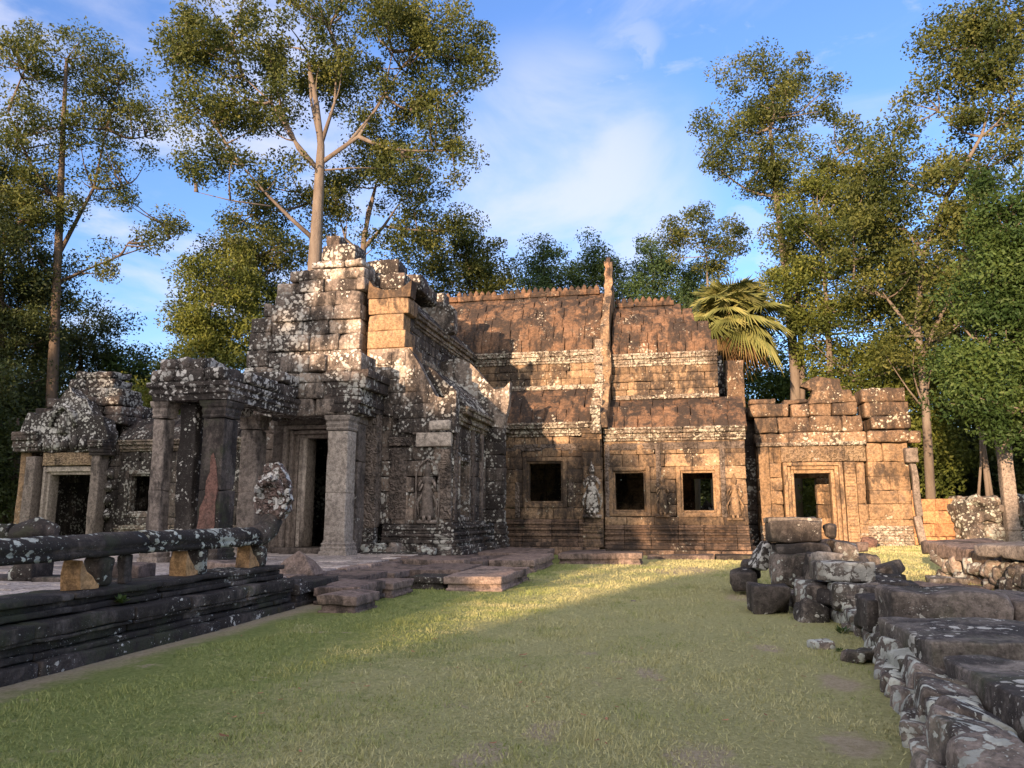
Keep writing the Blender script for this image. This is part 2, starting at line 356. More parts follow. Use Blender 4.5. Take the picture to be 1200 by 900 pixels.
    def build_one(s, name, mat, parent=None, origin=None):
        V = np.concatenate(s.V); org = Vector((0, 0, 0))
        if parent is not None:
            p = parent
            while p is not None: org = org + p.location; p = p.parent
        elif origin is not None:
            if origin == 'base':
                lo = V.min(0); hi = V.max(0); org = Vector(((lo[0]+hi[0])/2, (lo[1]+hi[1])/2, lo[2]))
            else: org = Vector(origin)
        V = V-np.array(org)
        me = bpy.data.meshes.new(name); Q = [f for f in s.F if len(f)]
        by = {}
        loops = []; starts = []; tot = 0; tn = []; smv = []
        for f, t, m_ in zip(s.F, s.tone, s.sm):
            if not len(f): continue
            k = f.shape[1]; loops.append(f.reshape(-1)); starts.append(tot+np.arange(len(f))*k); tot += len(f)*k; tn.append(t); smv.append(m_)
        for ng, t in s.NG: loops.append(np.array(ng)); starts.append(np.array([tot])); tot += len(ng); tn.append(np.array([t])); smv.append(np.array([False]))
        loops = np.concatenate(loops); starts = np.concatenate(starts); tn = np.concatenate(tn); smv = np.concatenate(smv)
        me.vertices.add(len(V)); me.vertices.foreach_set('co', V.astype(np.float32).ravel())
        me.loops.add(len(loops)); me.loops.foreach_set('vertex_index', loops.astype(np.int32))
        me.polygons.add(len(starts)); me.polygons.foreach_set('loop_start', starts.astype(np.int32))
        me.polygons.foreach_set('use_smooth', smv)
        me.update(calc_edges=True)
        a = me.attributes.new('tone', 'FLOAT', 'FACE'); a.data.foreach_set('value', tn.astype(np.float32))
        me.materials.append(M[mat] if isinstance(mat, str) else mat)
        o = bpy.data.objects.new(name, me); COL.objects.link(o); o.location = org if parent is None else (0, 0, 0); o.parent = parent
        return o
def tag(o, label=None, cat=None, group=None, kind=None):
    if label: o['label'] = label
    if cat: o['category'] = cat
    if group: o['group'] = group
    if kind: o['kind'] = kind
    return o
def thing(name, loc, label, cat, group=None):
    o = bpy.data.objects.new(name, None); COL.objects.link(o); o.location = loc; o.empty_display_size = .3
    return tag(o, label, cat, group)

def wall(mb, face, at, courses, opens=(), depth=.45, lmin=.5, lmax=1.0, jit=.018, r=.022, amp=.009, miss=0.):
    """masonry of single blocks. face F looks to -Y at y=at, R looks to +X at x=at, L to -X, B to +Y"""
    for (z0, z1, u0, u1) in courses:
        free = [(u0, u1)]
        for (a, b, c, d) in opens:                       # u0,u1,z0,z1
            if z1 > c+.03 and z0 < d-.03:
                nf = []
                for (p, q) in free:
                    if b <= p or a >= q: nf.append((p, q)); continue
                    if a > p: nf.append((p, a))
                    if b < q: nf.append((b, q))
                free = nf
        for (p, q) in free:
            if q-p < .04: continue
            cuts = [p]
            while q-cuts[-1] > lmax*1.1: cuts.append(cuts[-1]+random.uniform(lmin, lmax))
            cuts.append(q)
            if len(cuts) > 2 and cuts[-1]-cuts[-2] < .18: cuts.pop(-2)
            for a, b in zip(cuts, cuts[1:]):
                if miss and random.random() < miss: continue
                n = random.uniform(-jit, jit); g = random.uniform(.003, .012)
                lo, hi = a+g/2, b-g/2; zz0, zz1 = z0+g/3, z1-g/3
                if face == 'F': mb.box(lo, hi, at-n, at+depth, zz0, zz1, r=r, amp=amp)
                elif face == 'B': mb.box(lo, hi, at-depth, at+n, zz0, zz1, r=r, amp=amp)
                elif face == 'R': mb.box(at-depth, at+n, lo, hi, zz0, zz1, r=r, amp=amp)
                else: mb.box(at-n, at+depth, lo, hi, zz0, zz1, r=r, amp=amp)
def courses(z0, z1, u0, u1, h=.42, brk=()):
    zs = sorted(set([z0, z1]+[b for b in brk if z0 < b < z1])); out = []
    for a, b in zip(zs, zs[1:]):
        n = max(1, int(round((b-a)/h))); e = [a+(b-a)*i/n + (random.uniform(-.03, .03) if 0 < i < n else 0) for i in range(n+1)]
        out += [(e[i], e[i+1], u0, u1) for i in range(n)]
    return out
def mould_run(mb, face, at, u0, u1, prof, depth=.3, seg=.9, tone=None):
    """horizontal moulding: list of (z0,z1,out) bands, broken into stones"""
    u = u0
    while u < u1-.05:
        e = min(u1, u+random.uniform(.7, 1.3)*seg)
        if u1-e < .3: e = u1
        j = random.uniform(-.012, .012); t = random.random()
        for (a, b, o) in prof:
            if face == 'F': mb.box(u+.004, e-.004, at-o-j, at+depth, a, b, r=.018, amp=.007, tone=t)
            elif face == 'R': mb.box(at-depth, at+o+j, u+.004, e-.004, a, b, r=.018, amp=.007, tone=t)
            elif face == 'B': mb.box(u+.004, e-.004, at-depth, at+o+j, a, b, r=.018, amp=.007, tone=t)
            elif face == 'L': mb.box(at-o-j, at+depth, u+.004, e-.004, a, b, r=.018, amp=.007, tone=t)
        u = e
PLINTH = [(0, .20, .30), (.2, .34, .24), (.34, .46, .14), (.46, .60, .20), (.6, .74, .10), (.74, .86, .17), (.86, 1.0, .06), (1.0, 1.10, .12), (1.10, 1.24, .04)]
def plinth(z0, z1, k=1.):
    return [(z0+(z1-z0)*a/1.24, z0+(z1-z0)*b/1.24, o*k) for a, b, o in PLINTH]
def cornice(z0, h, o=.22):
    f = [(0, .2, .25), (.2, .38, .5), (.38, .56, .4), (.56, .82, .85), (.82, 1, 1.0)]
    return [(z0+a*h, z0+b*h, c*o) for a, b, c in f]

def vault(mb, face, p0, p1, u0, u1, rows=5, bulge=1.5, rib=.30, thick=.42, edges=None, skip=None):
    """one slope of a corbelled roof: rows of upright ribbed stones; p=(out axis value, z); edges(row)->(u0,u1)"""
    pts = []
    for i in range(rows+1):
        t = i/rows; pts.append((p0[0]+(p1[0]-p0[0])*t**bulge, p0[1]+(p1[1]-p0[1])*(t*.72+.28*math.sin(t*math.pi/2))))
    for i in range(rows):
        (a, za), (b, zb) = pts[i], pts[i+1]; L = math.hypot(b-a, zb-za); ang = math.atan2(abs(b-a), zb-za)
        e0, e1 = edges(i) if edges else (u0, u1)
        u = e0; 
        while u < e1-.08:
            w = rib*random.uniform(.75, 1.3)
            if e1-(u+w) < rib*.5: w = e1-u
            w = min(w, e1-u)
            if not (skip and skip(i, u, w)):
                j = random.uniform(-.018, .018); l = L*random.uniform(1.0, 1.04)
                cy, cz = (a+b)/2, (za+zb)/2; sg = 1 if b > a else -1
                # shift inwards by half the thickness
                ny, nz = sg*math.cos(ang), -math.sin(ang)
                cy += ny*(thick/2-.03*0-j); cz += nz*(thick/2-j)
                jr = random.uniform(-.01, .01)
                if face == 'Y': mb.block((u+w/2, cy, cz), (w-.004, thick, l), rot=(-sg*(ang-.07)+jr*1.5, 0, jr), r=.028, amp=.02, seg=.18, chip=0, tone=min(1, max(0, random.gauss(.5, .11))))
                else: mb.block((cy, u+w/2, cz), (thick, w-.008, l), rot=(0, sg*ang+jr*1.5, jr), r=.028, amp=.02, seg=.18, chip=0, tone=min(1, max(0, random.gauss(.5, .11))))
            u += w
    return pts
def opening_frame(parent, face, at, u0, u1, z0, z1, w=.16, proud=.03, depth=.30, mat='pillar', name='window_frame', sill=True, second=True):
    mb = MB()
    def bx(a, b, c, d, o, dd):
        if face == 'F': mb.box(a, b, at-o, at+dd, c, d, r=.012, amp=.005, tone=.6)
        else: mb.box(at-dd, at+o, a, b, c, d, r=.012, amp=.005, tone=.6)
    for k, (ww, oo, ins) in enumerate(((w, proud, 0), (w*.55, -.05, 0)) if second else ((w, proud, 0),)):
        e = 0 if k == 0 else -w*.55
        a, b, c, d = u0-(w if k == 0 else 0), u1+(w if k == 0 else 0), z0-(w if k == 0 else 0), z1+(w if k == 0 else 0)
        q = ww
        if k == 1: a, b, c, d = u0-.003, u1+.003, z0-.003, z1+.003
        bx(a, a+q, c, d, oo, depth); bx(b-q, b, c, d, oo, depth); bx(a+q+.002, b-q-.002, d-q, d, oo-.003, depth); bx(a+q+.002, b-q-.002, c, c+q, oo-.003, depth)
    return mb.build(name, mat, parent)

def devata(parent, face, at, u, z0, h, mat='carved_pale', label=None, arched=False):
    """standing figure in low relief in an arched niche"""
    mb = MB(); k = h/1.5
    def P(a, n, z): return (u+a*k, at-n*k, z0+z*k) if face == 'F' else (at+n*k, u+a*k, z0+z*k)
    n = 12
    def body(rings, tone=.75):
        V = []
        for (a, z, ra, rn) in rings:
            for i in range(n):
                q = 6.28318*i/n; V.append(P(a+ra*math.cos(q), .02+rn*math.sin(q), z))
        F = [(i*n+j, i*n+(j+1) % n, (i+1)*n+(j+1) % n, (i+1)*n+j) for i in range(len(rings)-1) for j in range(n)]
        if face != 'F': F = [f[::-1] for f in F]
        mb.add(V, F, tone, True)
    body([(0, .10, .03, .02), (0, .11, .19, .05), (0, .16, .20, .06), (0, .5, .155, .075), (0, .72, .16, .085), (0, .80, .13, .08), (0, .90, .095, .07), (0, 1.0, .14, .085), (0, 1.07, .17, .075), (0, 1.12, .12, .06), (0, 1.145, .05, .045), (0, 1.17, .05, .05), (0, 1.21, .078, .07), (0, 1.27, .085, .075), (0, 1.32, .095, .07), (0, 1.36, .07, .06), (0, 1.44, .045, .04), (0, 1.54, .008, .01)])
    for s in (-1, 1):
        mb.tube([P(s*.15, .03, 1.06), P(s*.22, .04, .92), P(s*.235 if s > 0 else -.20, .06, .80), P(s*.17 if s > 0 else -.10, .08, .72 if s > 0 else .96)], [.04*k, .036*k, .03*k, .024*k], 8, .75)
        mb.tube([P(s*.07, .04, .02), P(s*.075, .05, .16)], [.05*k, .045*k], 8, .7)
        for dx, zz in ((.045, 1.0),):
            body([(s*.065, .955, .01, .05), (s*.065, .975, .042, .10), (s*.065, 1.01, .045, .115), (s*.065, 1.045, .012, .06)], .8)
        mb.tube([P(s*.10, .03, .80), P(s*.26, .03, .45), P(s*.22, .02, .18)], [.03*k, .035*k, .012*k], 6, .65)
    # pedestal and niche arch
    mb.tube([P(-.27, .02, 0), P(.27, .02, 0)], .05*k, 6, .5)
    arch = [P(-.30, .01, .02), P(-.31, .01, .6), P(-.31, .01, 1.2), P(-.24, .015, 1.42), P(-.12, .012, 1.53), P(0, .015, 1.60), P(.12, .012, 1.53), P(.24, .015, 1.42), P(.31, .01, 1.2), P(.31, .01, .6), P(.30, .01, .02)]
    if arched: mb.tube(arch, .022*k, 6, .5)
    o = mb.build('devata_relief', mat, parent)
    if label: o['label'] = label
    return o

exec_parts = []
# ================================================================== SETTING
def ground():
    n = 150
    def ax(lo, hi, c, near, far):
        v = [c]; 
        while v[-1] < hi: v.append(v[-1]+max(.35, abs(v[-1]-c)*.07))
        w = [c]
        while w[-1] > lo: w.append(w[-1]-max(.35, abs(w[-1]-c)*.07))
        return np.array(sorted(set(w+v)))
    xs = ax(-420, 420, 0, 1, 1); ys = ax(-300, 600, 10, 1, 1)
    X, Y = np.meshgrid(xs, ys); Z = hgt(X, Y)
    V = np.stack([X, Y, Z], -1).reshape(-1, 3); nx = len(xs); ny = len(ys)
    i = np.arange(nx-1); j = np.arange(ny-1); I, J = np.meshgrid(i, j); a = (J*nx+I).reshape(-1)
    F = np.stack([a, a+1, a+nx+1, a+nx], 1)
    mb = MB(); mb.add(V, F, .5, True)
    g = G('grass ground'); 
    n1 = g.noise(.55, 6, .62); n2 = g.noise(3.2, 6, .65); n3 = g.noise(24, 5, .7)
    green = g.mix(g.mr(n3, .3, .7), (.14, .185, .055), (.255, .29, .105))
    dry = g.mix(g.mr(n3, .3, .7), (.30, .30, .135), (.44, .42, .22))
    dirt = g.mix(g.mr(n3, .3, .7), (.33, .275, .19), (.46, .39, .28))
    sp = g.N.new('ShaderNodeSeparateXYZ'); g.L.new(g.pos, sp.inputs[0])
    # lusher towards the plinth, drier in the trodden middle and right
    trod = g.mr(sp.outputs['X'], -4.8, -1.2, .0, .30)
    dm = g.mr(g.mt('ADD', g.mt('ADD', g.mt('MULTIPLY', n1, .5), g.mt('MULTIPLY', n2, .5)), trod), .50, .78)
    c = g.mix(dm, green, dry)
    edge = g.mr(g.mt('ADD', sp.outputs['X'], g.mt('MULTIPLY', n2, 1.0)), -5.35, -4.75, 1., 0.)
    edge = g.mt('MULTIPLY', edge, g.mr(sp.outputs['Y'], 13, 16, 1., 0.))
    bare = g.mr(g.mt('ADD', g.mt('MULTIPLY', g.noise(1.5, 6, .7, .4, g.map((1, 1, 1), loc=(4.3, 1.2, 0))), .7), g.mt('MULTIPLY', n2, .3)), .58, .66)
    def patch(px, py, r):
        p = atZ(px, py); d = g.N.new('ShaderNodeVectorMath'); d.operation = 'DISTANCE'
        g.L.new(g.map((1, .55, 0), v=g.pos), d.inputs[0]); d.inputs[1].default_value = (p.x, p.y*.55, 0)
        return g.mr(g.mt('ADD', d.outputs['Value'], g.mt('MULTIPLY', n2, .5)), r*.6+.25, r+.32, 1., 0.)
    for q in ((985, 800, .16), (800, 668, 1.0), (1000, 870, .16), (1000, 668, .8), (820, 890, .2), (870, 700, .35), (640, 860, .1), (560, 890, .12), (900, 760, .12), (760, 790, .1)): bare = g.mt('MAXIMUM', bare, patch(*q))
    c = g.mix(g.mt('MINIMUM', g.mt('MULTIPLY', g.mt('MAXIMUM', edge, bare), g.mr(n3, .3, .5, .6, 1.)), 1.), c, dirt)
    g.L.new(c, g.b.inputs['Base Color']); g.b.inputs['Roughness'].default_value = .95; g.b.inputs['Specular IOR Level'].default_value = .1
    g.L.new(g.bump(g.mt('ADD', g.noise(60, 5, .8), g.mt('MULTIPLY', n2, .8)), .03), g.b.inputs['Normal'])
    tag(mb.build('ground', g.m), 'grassy ground', None, None, 'structure')
def hgt(X, Y):
    X = np.asarray(X, float); Y = np.asarray(Y, float)
    s = lambda t: np.clip(t, 0, 1)**2*(3-2*np.clip(t, 0, 1))
    z = .015*np.sin(X*1.1+.5)*np.sin(Y*.8) + .02*np.sin(X*.37)*np.cos(Y*.29+1)
    z = z + .28*s((Y-20)/8)*s((X-2.2)/2.5)
    z = z - .06*s((-X-5.2)/1.)*s((12-Y)/3)
    return z
def gz(x, y): return float(hgt(x, y))
ground()

def grass():
    # short lawn blades over the near ground; nobody could count them
    n = 300000
    Y = RNG.uniform(3.6, 17, n); Y = 3.6+(17-3.6)*RNG.random(n)**1.6
    X = RNG.uniform(-6.2, 2.3, n)
    f = (np.sin(X*2.1+1)*np.sin(Y*1.7)+np.sin(X*5.3)*np.sin(Y*4.1+2)+np.sin(X*.9-Y*.7))/3
    dens = .62+.5*f - np.clip((X+1.5)/8, 0, .35)
    keep = (RNG.random(n) < dens) & ~((X < -5.1+.25*np.sin(Y*3)) & (Y < 12.6)) & ~((X > 1.75) & (Y < 9.6))
    for (px, py, r) in ((985, 800, .32), (1000, 870, .25)):
        p = atZ(px, py); keep &= (np.hypot((X-p.x), (Y-p.y)*.55) > r*RNG.uniform(.6, 1.1, n))
    X = X[keep]; Y = Y[keep]
    n2 = 130000; Y2 = RNG.uniform(17, 31, n2); X2 = RNG.uniform(-3.6, 9.5, n2)
    f2 = (np.sin(X2*2.1+1)*np.sin(Y2*1.7)+np.sin(X2*5.3)*np.sin(Y2*4.1+2)+np.sin(X2*.9-Y2*.7))/3
    k2 = (RNG.random(n2) < .6+.5*f2) & ((Y2 < 25.4) | (X2 > 2.9)) & ~((X2 < -.9) & (Y2 > 22.6))
    X = np.concatenate([X, X2[k2]]); Y = np.concatenate([Y, Y2[k2]])
    n = len(X); Z = hgt(X, Y)
    h = RNG.uniform(.010, .030, n)*(1+.5*np.sin(X*3)*np.sin(Y*2)); w = RNG.uniform(.0016, .0034, n)*(1+Y*.10)
    a = RNG.uniform(0, 6.28, n); far = np.where(Y > 17, 1.5, 1.); h = h*far*(1+1.1*((np.sin(X*7.3)*np.sin(Y*5.9+1)+np.sin(X*13+Y*3)) > 1.25)); lx = RNG.normal(0, .022, n); ly = RNG.normal(0, .022, n)
    V = np.empty((n, 3, 3)); V[:, 0] = np.stack([X-np.cos(a)*w, Y-np.sin(a)*w, Z-.004], 1); V[:, 1] = np.stack([X+np.cos(a)*w, Y+np.sin(a)*w, Z-.004], 1)
    V[:, 2] = np.stack([X+lx, Y+ly, Z+h], 1)
    mb = MB(); mb.add(V.reshape(-1, 3), np.arange(3*n).reshape(-1, 3), .5, False); mb.tone[0] = RNG.random(n)
    g = G('grass blades'); t = g.attr('tone')
    c = g.mix(t, (.165, .215, .065), (.34, .36, .14)); sp = g.N.new('ShaderNodeSeparateXYZ'); g.L.new(g.pos, sp.inputs[0])
    dr = g.mt('ADD', g.noise(.9, 5, .6), g.mr(sp.outputs['X'], -5, -1, -.12, .12))
    c = g.mix(g.mr(dr, .44, .66), c, g.mix(t, (.34, .33, .15), (.52, .49, .27)))
    g.L.new(c, g.b.inputs['Base Color']); g.b.inputs['Roughness'].default_value = .8
    tag(mb.build('grass', g.m), 'short patchy grass blades on the lawn', 'grass', None, 'stuff')
grass()

# ================================================================== TEMPLE
# ---- long hall: left bay (taller roof) and right bay
hall = thing('temple_hall', (-2, 28, 0), 'long brown stone hall with two stepped ribbed roofs and three dark square windows', 'temple')
def build_hall():
    # walls --------------------------------------------------------
    w = MB()
    winA = (-5.40, -4.05, 1.81, 3.34); winB = (-2.26, -1.08, 1.50, 2.97); winC = (.14, 1.35, 1.48, 2.96)
    wall(w, 'F', 28.0, courses(1.24, 4.25, -6.4, -2.62, .42, (1.66, 3.49)), [(winA[0]-.15, winA[1]+.15, winA[2]-.15, winA[3]+.15)])
    wall(w, 'F', 28.3, courses(1.04, 4.05, -2.58, 2.42, .42, (1.33, 3.11)), [(a-.15, b+.15, c-.15, d+.15) for a, b, c, d in (winB, winC)])
    w.cut(); wall(w, 'R', 2.42, courses(0, 4.05, 28.78, 33, .45), depth=.5)
    w.cut(); wall(w, 'B', 33.2, courses(0, 4.3, -6.4, 2.42, .5), [(-1.35, -.45, .9, 2.55), (.72, 1.9, .9, 2.45), (-4.6, -3.6, .3, 2.4)], depth=.5, lmin=.8, lmax=1.4)
    w.build('wall', 'hall', hall)
    p = MB()
    mould_run(p, 'F', 28.0, -6.4, -2.62, plinth(.28, 1.24)); p.cut(); mould_run(p, 'F', 28.3, -2.58, 2.42, plinth(.20, 1.04)); mould_run(p, 'R', 2.42, 28.8, 33, plinth(.05, 1.04))
    mould_run(p, 'F', 27.55, -6.2, -2.7, [(0, .28, .1)]); mould_run(p, 'F', 27.85, -2.7, 2.75, [(-.05, .19, .12)])
    p.build('plinth', 'hall_base', hall)
    c = MB(); mould_run(c, 'F', 28.0, -6.4, -2.62, cornice(4.25, .50, .30)); c.cut(); mould_run(c, 'F', 28.3, -2.58, 2.45, cornice(4.05, .48, .28))
    c.cut(); mould_run(c, 'F', 29.4, -7.9, -2.6, cornice(7.25, .5, .18)); c.cut(); mould_run(c, 'F', 29.4, -7.9, -2.6, [(6.2, 6.38, .12)]); c.cut(); mould_run(c, 'F', 29.6, -2.3, 1.68, cornice(7.05, .5, .18)); c.cut(); mould_run(c, 'F', 29.6, -2.3, 1.68, [(5.75, 5.92, .12)])
    c.build('cornice', 'frieze', hall)
    # narrow window bands of carving
    k = MB()
    for a in (-5.75, -3.75, -2.45, -.62, 1.62): k.cut().box(a-.09, a+.09, 28.0 if a < -2.6 else 28.27, 28.3 if a < -2.6 else 28.5, 1.3, 3.95, r=.02, amp=.006)
    for yy, a, b in ((27.985, -6.3, -2.7), (28.285, -2.5, 2.4)):
        k.cut().box(a, b, yy, yy+.2, 3.72, 3.98, r=.02, amp=.006)
    k.build('carved_band', 'carved', hall)
    for (a, b, cz, d), yy in ((winA, 28.0), (winB, 28.3), (winC, 28.3)):
        opening_frame(hall, 'F', yy, a, b, cz, d, .15, .035, .34, 'gate' if yy > 28.1 else 'hall')
    # clerestory ---------------------------------------------------
    cl = MB()
    wall(cl, 'F', 29.4, courses(6.0, 7.3, -8.2, -2.6, .34), depth=.5, lmin=.4, lmax=.9)
    wall(cl, 'F', 29.6, courses(5.5, 7.1, -2.35, 1.68, .34), depth=.5, lmin=.4, lmax=.9)
    cl.build('clerestory', 'hall', hall)
    # roofs --------------------------------------------------------
    r = MB(); cr = MB()
    vault(r, 'Y', (27.82, 4.75), (29.45, 6.28), -7.0, -2.68, rows=3, bulge=1.25, rib=.42)
    vault(r, 'Y', (28.12, 4.53), (29.65, 5.78), -2.5, 2.5, rows=3, bulge=1.25, rib=.42)
    vault(r, 'Y', (29.32, 7.75), (31.5, 10.62), -10.4, -2.72, rows=6, bulge=1.45, rib=.38)
    ex = [1.70, 1.5, 1.45, .92, .85, .42]
    vault(r, 'Y', (29.52, 7.55), (31.5, 9.98), -2.3, 1.7, rows=6, bulge=1.45, rib=.38, edges=lambda i: (-2.3, ex[i]))
    # rear slopes in longer stones
    vault(r, 'Y', (33.7, 7.75), (31.5, 10.6), -10.4, -2.72, rows=4, bulge=1.45, rib=1.1)
    vault(r, 'Y', (33.5, 7.55), (31.5, 9.96), -2.3, .4, rows=4, bulge=1.45, rib=1.1)
    wall(r, 'B', 33.75, courses(4.0, 7.8, -8, 1.7, .7), depth=.4, lmin=.9, lmax=1.5)
    r.box(-8, 1.6, 31.3, 33.4, 7.35, 7.5, r=.01, amp=0)           # vault springing closes the ceiling
    r.box(-8, 2.0, 29.9, 33.4, 4.5, 4.62, r=.01, amp=0)
    r.box(2.0, 2.5, 28.9, 33.2, 4.2, 4.36, r=.01, amp=.0)
    r.build('roof', 'roof', hall)
    # crest of small bud finials
    mould_run(cr, 'F', 31.4, -10.2, -2.9, [(10.55, 10.78, .12)], depth=.32, seg=.6)
    def bud(x, z):
        if random.random() < .06: return
        s = random.uniform(.75, 1.1); t = random.random()
        cr.loft([(x, 31.45, z, .10, .07), (x, 31.45, z+.08*s, .125, .08), (x, 31.45, z+.17*s, .10, .07), (x+random.uniform(-.015, .015), 31.45, z+.27*s, .02, .02)], 8, t, .01)
    x = -10.1
    while x < -3.0: bud(x, 10.76); x += .262
    cr.cut(); mould_run(cr, 'F', 31.4, -2.2, .15, [(9.9, 10.1, .12)], depth=.32, seg=.6); x = -2.15
    while x < .15: bud(x, 10.08); x += .262
    cr.build('ridge_crest', 'roof', hall)
    # gable fin between the two roofs
    f = MB()
    out = [(27.75, 4.5), (27.70, 5.05), (28.6, 5.55), (29.12, 6.4), (29.15, 7.9), (29.25, 8.35), (29.9, 9.4), (30.65, 10.45), (31.1, 11.3), (31.35, 11.95), (31.6, 12.05), (31.75, 11.4), (32.4, 10.2), (33.2, 8.9), (33.6, 7.6), (33.6, 4.5)]
    f.prism(out, -2.66, -2.36, 'YZ', amp=.055, seg=.16)
    o = f.build('gable_fin', 'hall', hall)
    f = MB(); out2 = [(30.6, 10.1), (30.75, 10.5), (31.1, 11.4), (31.32, 12.1), (31.55, 12.25), (31.78, 11.6), (32.1, 10.4)]
    f.prism(out2, -2.60, -2.42, 'YZ', amp=.03, seg=.15); f.build('fin_cap', 'roof', o)
    # facing stones running up the fin, lichen crusted
    f = MB()
    for i in range(11):
        z = 4.3+i*.35; yy = 27.62 if i < 3 else 28.95+.02*i
        if i in (3, 4): yy = 28.3+.4*(i-3)
        if i in (3, 5): f.cut()
        f.box(-2.95+random.uniform(-.06, .06), -2.60, yy, yy+.35, z, z+.34, r=.03, amp=.018)
    f.build('fin_facing', 'frieze', hall)
    # pilaster under the fin with a worn relief figure
    f = MB(); wall(f, 'F', 27.86, courses(1.1, 4.2, -3.32, -2.66, .5), depth=.3, lmin=.7, lmax=.8); mould_run(f, 'F', 27.86, -3.32, -2.6, plinth(.28, 1.1, .6)); mould_run(f, 'F', 27.86, -3.32, -2.6, cornice(4.1, .4, .16))
    f.build('pilaster', 'hall', hall)
    devata(hall, 'F', 27.83, -2.98, 1.35, 1.9, 'tower', 'worn headless looking relief figure broken below the waist')
    devata(hall, 'F', 28.27, -.5, 1.35, 1.45, 'hall', 'weathered relief figure between the two right windows')
    devata(hall, 'F', 28.27, 1.98, 1.25, 1.55, 'gate', 'sunlit relief figure at the right end of the wall')
    # ruined end behind the right bay
    e = MB()
    for (z0, z1, x0, x1, y) in ((4.3, 5.0, 1.7, 3.0, 31.9), (5.0, 5.8, 1.5, 2.9, 32.0), (5.8, 6.5, 1.4, 2.5, 32.1), (6.5, 7.2, 1.3, 2.3, 32.2), (7.2, 7.9, 1.0, 2.05, 32.3), (7.9, 8.5, .8, 1.7, 32.4)):
        wall(e, 'F', y, [(z0, (z0+z1)/2, x0, x1), ((z0+z1)/2, z1, x0, x1-random.uniform(0, .12))], depth=1.6, lmin=.4, lmax=.7)
    e.build('broken_end_wall', 'roof_dark', hall)
    e = MB(); a = atY(851, 466, 31.2); b = atY(871, 421, 31.2); e.box(a.x, b.x, 31.2, 31.7, a.z-.8, b.z-.02, r=.03, amp=.02, seg=.2); e.build('standing_stone', 'gate_top', hall)
    # recessed wall in the crevice to the gate
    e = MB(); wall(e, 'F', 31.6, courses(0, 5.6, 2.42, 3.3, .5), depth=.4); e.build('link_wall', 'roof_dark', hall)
build_hall()

